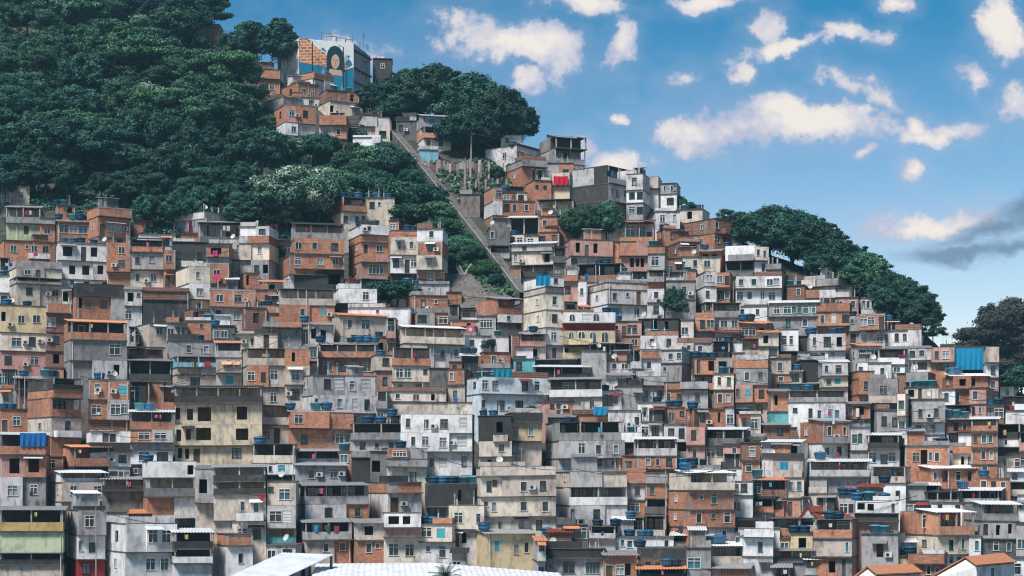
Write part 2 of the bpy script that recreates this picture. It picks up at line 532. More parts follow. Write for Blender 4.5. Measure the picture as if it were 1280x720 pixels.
HOUSES = r'''
0 37 232|256 e w7 w26|T2,18,25|stained cream house at the forest edge, topmost at far left
70 94 256|268 b o87|T64,80|small orange brick hut against the dark forest
7 51 257|279 gv/293 i d33|rg|pale mint green house under an open grey veranda
49 69 272|280 g/298 b w59||narrow brick house with grey parapet beside mint house
71 115 274|297 b W80 W92 W104|rg T74,91,101|brick house with a strip of windows below grey roof
108 163 258|270 b/295 b W143,20 d128/306 p w150|L14|boxy brick house with jutting top and wide teal window
4 66 300|322 b w17 s34 w43 w57||brick house with grey lower half above concrete ledge
68 84 303|342 B||thin strip of brown brick beside the white villa
72 147 302|325 w o84,12 d104 o117,9/348 w o90,9 o107,11 o125,8/359 w s90 o108 o131|T80,92,101,117|bright white villa with black windows and orange roof edge
10 77 325|334 g^/346 c w34 d47/354 gv w30/374 e w36 w69|L9|cream house with concrete roof terrace and patterned balcony
-2 13 344|365 w|T4,12|little white wall with plants at left picture edge
86 155 358|369 k/391 b w110 o90 w129|L8|brick house under a black mouldy parapet
133 164 304|322 b w153/340 b w153/358 b||stacked brick rooms beside the white villa's stair
0 57 381|415 y o2,6 w26,9 w45/438 c W20,14 W40,9 c50/461 p w10 W43,12|T8,34|large yellow house with cream middle floor
56 88 380|391 b/414 B W62,11/438 B w69 c62/458 B o70||narrow dark brick house between yellow and grey houses
79 158 399|424 bv d105 o116,6/450 g W143,15/475 g o145|rt L8|wide grey house with brick panels and terracotta awning
18 68 470|486 kv/512 B o40|rg T30,57,66|dark terrace house held up on thin pale poles
-2 20 486|510 l w7,7||pale grey house with blue window at left edge
34 101 473|486 kv/497 b/521 bv w83 d71/546 e w84,7/569 b|L30|tall brick house with beige room under brick balcony
109 161 474|499 b w121,7 t153 c122/524 b W120,13 W144,13 W157/546 B|T123|orange brick house with pale blue shutters
-2 57 540|568 bv/596 b O18,13 O42,16/630 g w16,12 w42,9|rw|grey house with two black unglazed brick openings
78 136 556|583 bv/598 k|rt L13|brown brick shed with terracotta sheet roof
113 164 539|553 w d132 d141/565 k/583 w w153 c140||white house banded by a black mouldy parapet
62 133 588|603 wv/627 e w91,9 w121,11/640 e|rw L14|beige house below two tiers of white tin awning
80 131 638|669 g W110,13/699 w w115,8 w88,5/722 r w108|L16|narrow house with crimson red ground floor
-2 79 634|664 ov/691 i/706 kv/722 e m33,12|rg|ochre and lime house under long grey tin roof
20 53 670|687 b o37,9|rt L3|tiny brick hut with pink tile roof
131 218 655|690 w W188,13 W205,13/724 w W188,13 W205,13|L25|plain tall white building with four barred windows
131 161 640|656 l||whitewashed parapet behind the tall white building
128 188 596|613 kv/637 x|rg|terrace house fenced with weathered grey boards
167 191 278|292 b w183,4||small blank brick box beneath the dark trees
174 220 292|311 w w208,7||low white house with one dark square window
162 204 297|315 bv/337 g w172,6 w190,6/358 e w172,6 w192,7|rk|brick balcony house with ferns on its ledges
217 348 264|273 l/301 g o231,5 m262|L37 P226,236,243,266,274,281 T300,309|long grey concrete house with column stubs on roof
248 305 276|303 Gv d285|rg|dark covered terrace under sloping slate grey canopy
262 303 300|325 l w284,8 w300,7/346 g w292||stained pale house below the dark covered terrace
300 348 283|295 w w328,9/304 b/325 c w325,6/348 g w322,6 o336|R11|yellow cream house with white top and brick balcony
320 347 263|283 p o340,5|rt T328|little pink rooftop room with one water tank
215 260 302|334 k w249,6 w221||soot black mouldy house with tiny white window
257 286 304|321 b o270,14/329 g/354 b w271,9/362 p|rk|brick house with slanted roof and pink washing
219 262 333|354 c w247,6/374 w w249,9/389 y w248|L16|small cream corner house with mossy ledges
178 237 364|374 B/402 k|T212|blackened house with dark brick parapet and hanging plants
218 263 386|404 B o235 s258|L22|broken brick walls below the mossy cream house
262 319 361|383 b w274,9 w297,9/405 l W296,10 d273||brick house with two white windows over grey floor
297 324 341|361 b o305,4|L9|small angled brick room with diagonal pipe
305 333 384|411 B o320||dark brown brick wall beside grey double window
232 264 401|419 b s252|T261|low brick house behind a blue water tank
168 210 404|425 c w199,9|L17|cream cottage with brown left wall and teal window
210 272 425|447 g w236,7 w258,7|T250|mottled grey house with black damp patches
292 326 414|437 c w297,6 w317,8|rg|cream house with grey sheet roof beside beige tower
300 323 437|450 t d305||turquoise strip house under the cream one
270 302 426|447 lv/466 e w286,5/484 e t287,10|rt|pinkish house with two small peach awnings
213 275 446|459 qv s233 s242/468 e/488 c W244,13 s273|L8|house with sky blue balcony and laundry
160 214 448|476 kv|rg|dark shed roofed in teal grey corrugated sheet
160 204 433|450 Bv|rk|brown shed with dark overhanging roof, below cream cottage
182 204 477|507 b||blank brick panel wall with white edges
203 237 481|512 bv|rg|open brick terrace with thin white pole frame
218 328 482|504 kv/531 f o223,6 o238,8 O256,18 O303,14/557 f o224,7 o236,7 O255,21 O303,18/579 f o225,7 o234,6 d246 W296,12|rk|big ochre building with long balconies and black canopy
162 216 512|537 bv/553 b W180,16 W200,16/562 g/580 w W180,14 W203,14|rw T175,188|brick house with white canopy and barred window pair
184 245 577|597 w o238/621 Gv/647 b|T174,183|house with speckled brick wall and charcoal balcony
243 292 582|628 g O254,12/666 e|rg|streaky grey house with white scaffold frame
267 333 581|602 kv/618 kv w282/651 c w304,6 w321,6/692 c w304 w321|rg|cream house topped by two dark open terraces
195 247 645|664 kv|rg|low teal shelter behind the tall white building
217 265 662|686 kv/704 wv/724 w|rw|house with white tin awning and ornate balcony
263 316 668|682 b/713 w w301,7|L20|low white house below a long brick parapet
363 430 278|298 gv/317 b w373 w393,7 w418/336 b w370 w400 w419/361 k O418,16|rk L4|patchy brick house with pillared open top floor
352 407 320|343 b w372,7 W396,15/361 l W374,9 d388|L8|brick house with green balcony and red shutters
411 458 246|264 bv/284 c w432,6 w446,6 s454|L17 T417,427,441,450|cream house crowned with blue tanks above the tower
456 493 247|270 c w465,6 s474|T460,472,485|cream house with small dark vent next to blue tanks
436 485 281|293 w c453 s460/302 b/317 b d457 w474/327 b/348 p W470,22/361 k W462,10|L15 T440,452,470|brick tower house with white band window and pink base
487 522 288|297 b/319 e w499,4 w514,5/342 w W495,8 d509 w517/353 k|T509,516|beige house with white balcony, middle of three towers
521 553 286|302 w w539,6/320 b w538,6/338 c w538,7/348 b w538/358 b|T526|slim tower white at top and brick below
318 346 362|383 b w334,7||brick room with sagging white window, near blue tank
348 418 361|381 ev/399 b w378,6 t404,6||brick house topped by bare concrete frame
318 365 382|391 g/403 b w332,6 w353,7|T328,334,362|orange brick house under a grey slab
328 377 402|409 b/431 g W359,10||grey house with long orange brick parapet
414 483 391|418 e w437,6 W457,11|rt L10|house with long terracotta tile roof and stained walls
422 471 361|379 w W457,8/387 k||white house half hidden by a bush, dark ledge below
434 513 385|398 w s472||long whitewashed wall under black ledge
397 470 428|447 bv/469 b W410,13 W426,13 W442,13 W459,13|rg T390,437,448,458,468|orange brick house with four wide windows in a row
369 470 469|494 g W409,9 m424,14 W440,8 m457,13/516 l w393,5 w423,7 m442,8 W457,7/532 l w443,6 w457,6|L22|broad grey building with rolled shutters
302 359 436|457 ev/484 e w329,6 W343,9 w314/509 e W342,9 w315|L6|tall beige building with black roof terrace
357 387 437|458 b o367,5/481 e W369,10/507 e W369,10 c359||narrow patched house beside the tall beige building
317 347 417|438 c d333||small cream rooftop box with brown door
362 441 511|535 b W372,11/562 b w380,9 w424,11 w434,6|rg T346,358,395,409|deep orange twin brick house with black stain band
326 363 507|531 ev/555 e W329,11 d346||beige house with rubble heap on its balcony
316 369 555|579 cv/593 w t352,9 w338,4/603 k|T324|balcony house with yellow panels and green shutter
334 370 602|632 c W356,14 s339/660 l W345 m358,14/680 tv||cream house above a grey roller shutter
440 512 530|550 gv/564 l w453,7 w471,6 w489,6 w504|T462,478|grey parapet house left of the long white building
362 426 561|580 gv|rg|grey open loft cluttered with washing, roof of pale sheet
370 433 578|604 g w389,9 w417,9 c427|rg|light grey block house with two windows under metal roof
368 461 604|631 gv W395,10 W415,14 W440,16/652 b w410,9 w447,8|rg L13|house with long glazed grey balcony over brick
371 439 650|675 gv o400,12/694 b w407,7 w428,7|rg L9|low house with grey balcony and hanging clothes
437 482 650|675 e O461,13/696 b w461,7 s472|rg L8|patched house with a black square balcony hole
439 466 572|606 k||charred ruin beside the light grey block house
462 488 564|605 G o470,12||ruined charcoal wall with open timber frame
459 527 603|616 b/643 l d493,11|L26|brick parapet house with tall pale blue door
479 526 642|659 w O492,15 O508,10/671 p/704 c W492,12 W512,12||cream house with two black windows in white band
483 533 560|573 g W498,19/583 g/606 c w516,8|T502|yellow cream house with navy tank and grey parapet
500 593 518|541 w w510,6 w533,6 w555,10 m579,10/564 w w517,6 w532,8 W554,10 m577,12/593 w w540,6 m554,10 w580,5|R3|long white three storey building with black stained ledges
485 594 502|518 e||cream parapet wall with narrow black slots, above white building
484 557 489|503 e w497,6 w520,8 o541,6||low beige floor with crimson curtain window
489 538 435|457 bv/477 e W499,9 W509,9 s531/491 e w500,7 w524,7||beige house with brick balcony and paired windows
468 492 444|463 e w482/488 p w481,5|T477|thin pinkish house next to beige balcony house
498 562 355|370 l|T510,522,540|long pale concrete parapet below the dark bush
504 560 369|391 b w529,6 s545|L11|brick house with white window and grey base
520 565 391|408 b W527,11 W554,11||brick house with two white framed windows
559 577 365|380 b||little orange brick annex below the rocky slope
493 580 406|429 cv/451 l w553,7 w570,6|rw L12|house with long cream balcony of seven dark bays
563 598 400|420 b o586,6||brick house with pink round sign on it
576 614 420|438 w w590,7||white house half hidden behind dark shrub
595 620 395|417 g W608,17||grey house with one long white window
594 652 371|393 bv/403 w w635,5/417 G|rg L27|brick corner house with open terrace near the ramp
619 636 420|441 l|T621|single pale box room behind teal tank
594 638 440|459 b w617,6|L9|pale orange brick house with tiny window, behind tarps
536 562 460|487 G||house wrapped in a grey tarpaulin
559 581 462|481 b w565,5/504 e w569,6||thin brick house with violet cloth
577 685 471|492 u W593,8 W608,8 W618,8 W655,8 W670,8/523 u w585,6 w609,6 W626,12 W649,10|L23 T590,600,610|huge ice white building with weathered left wall
599 640 520|552 k o625,9/571 e w627,8/587 e o612,6|T606,618|black ruined house over cream rooms
601 695 584|595 e/621 c w612,5 s619 w655,8 w679,8/646 c s608 w618,6 w655,8 w682,8/670 c w611,5 w625,5 w652,8 w674,7||four storey cream block with brown stained parapet
531 603 605|633 k o573,10 o597,6/648 G|T542,553,565,580,592|mouldy black house with five roof tanks
523 565 655|677 c W533,14 t551,12/703 l s535 W553,9|T531,538|grey house with cream upper floor and glass box
561 605 632|661 c w573 w598,6/684 l d570 o580,7||grimy cream house with sloping porch canopy
583 669 663|704 y t621,7 w645,6 w658,6|rg L24 T576,588|yellow gabled house with grey sheet roof
320 350 86|98 b/118 b W331,9 w340|L3|hilltop brick house left of the mural
358 430 90|98 b/116 l w398,5 w413 w426|L32|hilltop brick house in front of the mural
351 399 103|123 b w380,6 w391,5|L20|hilltop brick house with deep shaded side
397 449 112|129 B o440|L10 T438|hilltop brown brick block with teal tank
329 379 121|137 g w347,6|L24|grey blue hillside house left of brick cubes
364 399 121|137 l w377 w389,6||pale grey storey with two dark windows, hilltop
343 394 132|153 b w364,7 w381,6/169 w w366 m381,7/187 b w386,6|L12|tall brick and white hillside house above the trees
396 453 126|148 c w418,5 o405 m443,7|L16|cream hillside house with blank panels
399 433 149|157 b/174 e w407,6 w423,6/189 B w425||hillside house with brick parapet and two white windows
431 453 155|173 c w441|rk|yellow wall under a dark awning, hillside
448 487 146|158 l/177 e W478,9 w452|L4|long low cream house at the end of the hilltop row
440 476 172|191 w d446||tiny white shack among hillside bushes
520 564 143|158 g w555,6 t540,8/173 sv t557,7 w540/183 w a535,6 a551,6|rg L8|dark house on the crest with red balcony and arches
494 523 151|170 G w501,5|T490|dim grey shack left of red balcony house
574 600 243|263 x||brown plank shed on stilts beside the ramp
524 548 187|203 q||patch of turquoise painted wall by the ramp top
606 680 182|206 l w611,5 w652,5 w663,5 w669,4|L40 T619|weathered white ridge house with rubble on roof
625 653 169|183 w w634,5||small bright white room on the ridge
631 683 200|208 g/227 b d667,4 W674,6|L20|brick and beige rooms behind a pale ridge balcony
674 732 168|185 go/204 gv w700 w715|rg L20|unfinished concrete frame house on the skyline
680 717 204|217 g||bare grey wall above the red panel house
656 689 225|250 b s671,4 s681,4|L11|small brick ridge house with two tiny windows
690 716 216|232 e/251 f|R4 T706|beige house carrying a bright red panel
715 784 207|229 lv/251 l w763,4 w769,4 w777,4/278 g w768 w778|L42k|big house with soot black side wall
783 812 217|237 l W793,6/253 w w790 w803/273 g w790 w802|R8 T789,798|thin pale skyline tower with jumbled balconies
811 827 221|236 e/256 w|R4|white skyline tower with concrete tank box
825 851 229|242 g w831,3 w840,3 w847,3/262 w w838,9|R5|whitish skyline house with glazed upper porch
816 850 264|282 l w828,7 w843,4|L3|pale house below the skyline towers
845 887 261|276 e o862|R9 T853,873|beige flat roofed house at skyline edge
856 916 273|291 B w866,6/309 b w898,5 w906,5 s882|L37|big dark red brick house by the ridge trees
814 855 286|303 b W845,15|L15 T822,833|brick house with bright four pane window strip
853 873 294|305 l w865,5||grey room with small dark window under red brick
832 875 302|323 B w855,5 O866,11|L17|dark brown brick house with brick balcony
873 901 312|331 b O882,8 O893,8|rg T880|brick house with two ragged black windows
906 945 308|327 w/346 Gv|T903|blank whitewashed block over dark open floor
943 960 309|326 e w947,4 w955,4/343 w w954,4||beige and white tower beside whitewashed block
914 927 290|307 w w921,4||tiny white shed beside big dark red brick house
623 669 251|269 b W633,9 w643,5 w658,5||pink brick house with plants in its window
604 627 234|251 b w625,8/269 l/287 b w619,5|L11 T623|crooked stack of rooms with blue tank and brick base
671 717 250|270 Gv||dark open terrace behind thin white columns
671 715 270|290 b w681,6 w702,6|L2|orange brick house raised on dark stilts
635 674 270|293 ko|rw|white pole frame over scrap wood
640 693 303|315 l d656,7/332 c w645,5 o684/346 kv|rw|small house with white gabled canopy and blue shutter
639 651 334|353 b||brick wall beside dark undercroft near ramp end
608 637 284|307 G w612,4/323 lv|L4|dark crooked house with striped railing
704 766 299|320 p O722,6 d733 O744,6/334 l m722,5 w712|L8|long patched house with three black window holes
759 777 302|320 b||narrow brick room with white side strip
771 812 302|320 b/338 p O790,5 O797,5 O803,5|L3|house with bulging brick balcony and white columns
809 830 308|317 b/338 g W818,10/353 gv w825/361 b/378 l w820,6/399 l w820,7|T815|slim pale tower with orange brick band
653 704 345|358 w w694,6/366 e/387 c w692,7/409 c w692,7/431 l w691,7/448 g d693|L27 T655,664|tall cream corner tower with draped blue tarp
699 723 345|352 b/375 p w710,7||rose pink house with orange brick top
722 733 350|380 w w727,4||tall thin white sliver beside the pink house
721 777 331|353 bv t736,8 w760|T748,757|brick and white pillared room with blue door curtain
772 788 341|354 u|T780|small pale blue box room under a tank
734 809 353|361 e/380 w w768,6 s784 d798/400 w t769,12 w796,7|L24|wide white house with turquoise window
703 769 391|404 w a715,7 m733,12 a745,7/413 r/431 y a714,6 a727,9 a741,8 a756,9/449 yv d709|T760|yellow house with red balcony and four arched windows
649 682 415|433 pv w670/449 e O664,16|rg T666|house with pink parapet and blue tank in alcove
638 652 417|448 B||brown brick slice beside pink parapet house
671 720 448|457 k|rg|flat grey sheet roofed building below yellow stairs
667 736 456|472 kv|rw|open porch with long pale roof and white posts
641 669 449|467 t w649,7||weathered turquoise wall by the ice white building
727 758 438|470 g||rain streaked grey blank wall
757 792 452|465 l w768,6 w781,8||stained white upper room with two dark windows
737 788 427|452 kv|rg|shaded terrace beneath grey sheets beside yellow house
687 753 472|497 wv W711,14 W725,13 W743/517 l w697 w740,6|rg|house with pale panelled balcony under grey roof
671 718 502|518 p s690,6 d699|T722,732|pink house with peach roof edge
637 677 516|527 k/551 y W643,9 w663,7/574 e w644,7||yellow house below a jagged black wall
717 760 518|529 s||smooth salmon parapet with blue sheet behind
682 779 528|551 gv w706 d731/573 l W726,10 w747,7 w768,7/586 l w726,8 w748,8 w768,8|L15 T713|wide grey three storey house under salmon parapet
760 801 513|542 l w796,7||streaked white concrete house with dirty top
773 803 482|512 g w797,4|T800|grey block house with white lower corner
774 803 541|553 w/568 Bv|T790|white rooftop strip with tank above brown terrace
693 784 590|609 e/632 wv W730,18 W756,18/656 w w745,9 w701,4 s709|L18|white house with black railed balcony under cream parapet
769 808 591|604 b/625 l w797,7/646 b W794,12||brick house with grey plaster and blue window
806 834 591|604 g/623 b w815,6/642 Gv||brick house capped by plain grey parapet
680 734 669|687 s W693,10 c704 d726,5|T668,678,690,703,715|peach house with brown door and roof ladder
684 757 686|697 k/722 l W711,15 W741,18||grey house with black parapet, beside bottom white roof
735 769 658|673 lv/687 e|T745,770|tank laden grey terrace above peach umbrella
767 842 671|688 w w778,5 w787,7 w833,6|T788,804,812|white house with two blue tanks at its foot
796 859 685|698 k/718 w w810,5 s822 w834,5|T783,792|whitewashed house topped by long black wall
797 848 399|420 k o802,6 o818,8 o833,6||mossy derelict floor with gaping bays
779 848 420|437 b w793 w815,6 w836,6|T809,818,831|brick house hung with turquoise tanks
797 826 437|448 b/466 w w811,6||white house with brick brow, below turquoise tanks
825 868 437|453 l w838,6 w860,6/476 g w835,5 s831|R16|pale grey two storey house with rounded corner
846 890 429|443 l w861,5 w875,6|T870|low grey white house beneath cluttered terrace
867 916 448|467 b d873,5 o889 O903,12|T867,880,891|brick house with roofed loggia and three navy tanks
888 912 427|449 kv||dark patio under a shelf of blue tanks
908 927 427|442 w w914,5|T893,901,910|clean white room beside the dark patio
914 930 441|477 b||tall plain orange brick shaft
926 961 424|447 ev||house with beige pillars and awning
920 964 450|460 b/481 g w934,6 w951,6/503 b w922,5 t936,6 w952,6/519 p w950,7|R4|stepped house, grey storey sandwiched between brick
892 917 467|487 c w899,5 w911,5/509 b w900,6 w910,6|T900,910|cream room over brick house with two teal windows
830 885 478|487 b/509 g w836,5 w849,6 w872,6||grey house topped by two brick parapets
796 832 471|482 g/504 l w808,6 w825,6||grey house under a black stained terrace
796 833 503|527 w w806,7 w824,7|T820|white house split by a dark drain
852 908 511|534 b w877,7 d869 o899,4|L14 T863|cream and brick house with grey door
858 881 534|556 p w867,6/578 p w868,6||pinkish white stack with wall plants
829 861 530|553 l w839,7 w852,7||off white house with two square windows
879 930 534|557 Gv w884 w898/576 e W900,9 w888 w918,8|rw|house with black slatted balcony and potted flowers
924 951 518|541 c w930,5 W943,8|T900,915,931|cream house with broad dark grille window
796 846 546|570 lv O806,6 w822,6 w836,6/586 b w810,6 w822,5 w836,7/594 b|rw|house with long white tin roof and small pink balcony
844 861 553|574 gv||dark barred balcony beside pinkish stack
832 917 588|613 cv W866,12 W878/637 b s876,5 W892,8/659 b w872,7 s890,5 W907,9/680 b w904,6|L27 rw T829,838,847|tall orange brick house with white roofed terrace
849 901 582|604 G w883|T846,856,866,876|dull teal wall house behind white roofed terrace
926 950 553|575 B W940,7/594 b W936,7||rusty brick house with white window surrounds
903 929 555|576 p w918,6||blush house with one white shutter
901 928 584|597 w W914,14||low white house with grey louvre windows
914 941 602|619 w W920,6 W930,8/651 w w921||narrow white house with blue glazed porch
928 967 621|641 bv|rk|smoky brick veranda on thin white columns
916 966 647|663 kv|rk|black open level on pillars above the white ledge
928 966 661|671 w/695 w w950,4/722 l w955,6|T952|white wall house with a single small window
839 890 666|683 gv|rw T855|grey shelter with bright white tin roof
887 932 679|706 ev w904 t925,6|rw T880,897,903|beige porch with small blue tub
872 936 706|722 p|rg|flat grey roofed house at the very bottom
797 857 708|722 kv|rt T835,846|peach awning shed with blue tanks, bottom edge
957 982 330|337 g/354 e w964,6 w971,5|R5 P961,966,972|pale house with three roof stubs by ridge trees
916 977 346|361 w w926,6 w942,6 w962 w970/381 w w922 w937,7 a953,5 w965|L3 T947,954|long white house with black shadow line
923 959 383|399 w w928,5 w947,5||low white house with small central door
983 1006 357|373 B w998,5|T988,996|little red brick house with teal roof tank
1012 1038 339|352 l w1018,5 w1033,3|R12 T1016,1022,1030|small tower cubicle crowned with dark tanks
1005 1072 348|357 g/374 w w1018 w1037,5 w1053,4 w1061,4|R23 P1041,1050,1057,1063|white house with concrete roof band below ridge trees
1006 1044 363|373 b/382 c w1012,5 w1022 w1035,7||terrace house with three brick parapet panels
1020 1062 380|390 b/408 s w1028,5 m1042,7 w1057/419 b w1028,5 m1041 w1054,5||salmon and cream house with brick balcony row
1043 1073 372|393 p w1049 w1066,6||pinkish house with dark framed window, near salmon house
1070 1101 372|391 w w1074,4 w1085,4 w1091,3|L7|white cottage against the ridge trees
1096 1112 374|392 p w1100|T1104|dusky pink shack below ridge trees
961 1022 376|396 g W971,7 W984,10 w992 W998,8 W1007,7 W1017,5/414 g w985,6 w1006,6|rw|long grey house with ribbon of windows under white roof
971 998 412|439 w W976,7 W989,5/449 k|L5|white house with grey window pair and ivy
995 1014 420|440 k||dark netted wall between white and mauve houses
1012 1057 418|439 l w1018,4 W1034,9 O1049,8/451 l w1017 w1028,5|T1003,1016,1044,1052|mauve grey house with thick white window frame
947 973 413|433 e O957,7/449 e w966|rt|beige house with arched brown roof
960 989 448|468 e w975,6/480 b w976,6||stained cream house over brick, barred window
1000 1031 450|480 k|T1020|black courtyard wall with a blue tank
1014 1031 450|471 B||red painted brick pier beside black courtyard
1028 1060 450|470 l w1033,4 W1048,8/484 c w1036,6 t1047,8/501 e|rw|white cream tower house with teal curtain
1055 1102 429|455 l w1068,8 W1088,10 w1095|L18 rt|stained gable house with terracotta roof
1096 1131 437|456 wv w1110/469 w w1104 w1121||bright white terrace house right of the gable
1071 1114 454|476 w w1076,6 w1103,5||white rendered house with blue window
1055 1093 464|473 b/493 b w1081,6/514 b w1082,6|L16|orange brick corner tower with flat parapet
974 1032 477|492 q w1005,5 w1020,6|rg|pale aqua house under a thin awning
963 987 486|514 b o970,5/526 t|rg|brick house with turquoise skirt
985 1057 489|503 gv/532 w s994,4 d1013,5 w1024,5 t1038,5 w1046,6|T1010|long white house with dark rail and laundry
1054 1088 502|524 b O1076,9 w1060/538 g w1077,6|rg|brick house with white hanging sheet, tin roof
1084 1122 474|504 g w1104 w1110,5/516 g w1095,5||two storey grey concrete house with brick door panel
1090 1122 512|543 g w1105,6 w1118,5|L5|dark grey house with cobwebbed blue windows
996 1060 523|554 b w1035,7 w1054,5/574 w w1034,7 w1049,7|L31 rg|big brick barn house with sloping grey roof
955 987 528|547 B w975,6|rg|low red brick house with blue framed window
952 1001 549|574 w w966,6 w979,5 O991,11|rw|cream house with white roof and green porch
951 1004 573|596 e||beige house with draped blue cloth
1011 1087 574|596 lv w1037 w1051 w1070,7/618 g w1060,6 w1074,8|rw T1025|grey house with cream balcony and pink washing
1059 1087 534|563 l w1064,7 w1075,4/574 g|L4|white stained house leaning right of brick barn
1085 1124 541|561 kv W1108/585 w w1088 w1105,9 w1115|rw|white house with glass porch and pale slab roof
1089 1132 584|605 ev O1105 w1120/618 w w1096,5 w1109,6||house with smooth cream balcony front
951 984 597|622 Bv|rt|red brown porch with orange awning
981 1005 597|620 e w989,5 w999,5||small beige house with window plants
977 1001 623|646 b d988,6||orange brick room with blue door
944 980 623|646 bv|rg|brick balcony room with corner pole
1011 1049 617|636 e w1023,5||dirty cream block above the rust red roof
1068 1123 626|641 w O1076,11 O1088,9 d1116,4/651 k/692 p w1102,5 w1115,5|T1060,1073,1086,1105|mauve stained house under tanks and white strip
998 1066 648|664 lv||house with rust red corrugated gable roof
1016 1082 650|673 bv w1050/696 e w1059,4 w1074,6/722 b d1055,5 o1040|R17 T1036,1046|beige house with two curved brick balconies
988 1016 667|693 y O1003,12|T993,1006|yellowish porch house under twin navy tanks
947 975 660|688 w m965,9||white garage with roller door
964 1016 685|702 kv|rg|wide grey lean-to roof at bottom
989 1035 696|719 lv|L18 rw|small shed with white sloping roof and brick side
1077 1123 667|712 g o1100|T1093,1104|dark wet concrete house with two teal tanks
1097 1152 414|433 w w1107,6 w1121,5 w1131,5||white ridge house with three black windows
1111 1163 433|451 l w1128,7 w1140,7 w1152,8/465 w W1141,7 W1153,10|rg|house with red flower boxes below windows
1162 1193 435|453 p w1171,5 w1182/466 b w1176 w1184||pinkish brick house beside the blue sheeting
1191 1236 433|464 k|rk|dark house wrapped in bright blue sheeting
1231 1248 434|453 e/472 l w1241,5/489 p w1241,6/504 g w1240||narrow stained tower right of the blue sheeting
1121 1170 466|489 B|R9|long wall of dark red brick
1131 1173 484|501 c d1150,5 o1139,8|T1138,1147,1156,1165|cream house with brown door and row of teal tanks
1140 1181 499|507 g/528 g w1150,6 w1170,6/544 w w1148,6 w1166,6||grey rendered house on white lower storey
1177 1235 467|486 b O1202,9 o1217,5/506 b w1197,5|rw L12 T1186,1200|brick house under curved white awning
1176 1194 487|506 w w1183,5||thin pale blue white house below curved awning
1211 1233 485|505 p w1219,7/522 p w1216,5 w1225,4||dusty pink brick tower with white window
1249 1267 483|498 w w1259,5|T1254,1262|white cube below the dark round tree
1251 1284 496|514 rv||house with long dark red parapet
1257 1284 513|537 w||blank lilac white wall at right edge
1181 1216 521|542 B w1195,5 w1206,5|rg T1186,1197,1208|red brick house under the teal tanks
1213 1247 521|539 bv w1222 w1236/559 b w1219,5 w1230,6 w1238,5/580 b w1229,5 w1239,5/594 b w1231,7|rw|tall brick house with pale blue shutters, far right
1245 1276 531|548 kv/559 w o1258,3/569 k/588 e w1256,5 W1272,7||house with dark glazed porch over white band
1119 1181 544|560 w w1128,6 w1149,6 w1168,4|T1138|low long white house with blue tub
1130 1187 557|585 b w1145,8 O1155,9 w1163,4 w1171,6|T1178|orange brick house with dark broken window row
1135 1223 582|605 b O1142,6 w1153,5 W1181,6 W1198,7 w1213,6|L31 rw|long brick house with blue curtains and tin edge
1190 1222 558|567 b/585 c o1203,5 w1213,6||cream house with bricked up window
1234 1263 598|619 s w1242,6 w1254,6||orange painted house with two black windows
1261 1284 586|602 u w1268,6/620 cv|rw|pale grey house with white porch, right edge
1117 1174 603|618 lv w1151/624 g|rw|grey house with white framed dark glazing
1098 1132 604|638 w w1122,6|T1105|clean white house beside cream balcony front
1157 1199 612|632 gv|rk|grey terrace under a black awning
1199 1249 610|631 gv d1238,5|rw T1176,1188|grey terrace with white tin roof and blue door
1204 1273 627|651 gv w1235/673 g w1224,5 O1247,7 O1262,6/694 G W1245,7 w1261,6|L23 rw|tall grey house in bare render with white roof deck
1124 1214 637|669 sv W1160,14 d1182,4 d1195,4/693 c w1187,5 w1200,5/708 w W1189,6 w1199,5|L45x rw|cream house beneath sheets of white awning
1164 1203 628|641 w w1175,5 w1197,5||slim white wall behind the white awnings
1202 1222 628|641 b||low orange brick wall by grey tower house
1210 1226 670|696 w w1221,5||narrow white annex of the grey tower house
1135 1181 693|704 b/724 b w1161,5 w1172,5|T1131|brick house with blue ledge, bottom right
1121 1152 695|724 y|T1128|yellow painted shopfront wall at bottom
1263 1284 698|724 w W1272,8||white house with green shutter, bottom right corner
1270 1284 654|702 g w1277||grey rooms at right edge beside roof deck house
843 870 340|351 b/361 kv|T858|orange brick balcony over a dark cluttered porch
831 869 351|374 g w855,6/397 g w858,5||stained grey house behind the wedged dark tree
869 895 340|358 l w886,9/378 w w875,5 O887,7/396 Gv|L11|white house with projecting bay over a dark open ground floor
893 916 341|359 b w900,7 w910,5/379 b W901,9 w909,6|R4|bright orange brick house with two pairs of white windows
889 926 379|397 gv w900 w916/413 l w895 w905 w918,7||grey balcony house under the bright orange brick one
868 893 397|414 s w878,5 w888/424 g||salmon wall house with low grey screen
849 900 321|341 c w854,7 t858,7 w869,6 w884||pale house with tall turquoise window
449 490 148|160 g||long grey parapet behind the hilltop row
466 490 73|94 k w478,5||dark mossy skyline block right of the mural building
'''
# ------------------------------------------------------------------ the houses
CATS = [('building', 'apartment building'), ('ruin', 'ruin'), ('shed', 'shed'), ('hut', 'hut'), ('tower', 'house'), ('terrace', 'terrace'), ('wall', 'wall'),
        ('shack', 'shack'), ('shelter', 'shelter'), ('porch', 'porch'), ('parapet', 'wall'), ('room', 'outbuilding')]
STOP = {'with', 'and', 'at', 'of', 'in', 'the', 'on', 'by', 'to', 'a', 'under', 'over', 'below', 'beside', 'its', 'two', 'three', 'above', 'from', 'left', 'black', 'white', 'dark', 'half', 'near', 'behind', 'between', 'green', 'orange', 'big', 'thin', 'brown', 'blue', 'long', 'pale', 'before', 'past', 'flat', 'against', 'for', 'as'}


def clip(s, n):
    w_ = s.replace(',', '').split()[:n]
    while len(w_) > 3 and w_[-1] in STOP:
        w_.pop()
    return ' '.join(w_)


ORD = ['first', 'second', 'third', 'fourth', 'fifth', 'sixth']
HOSTS = []


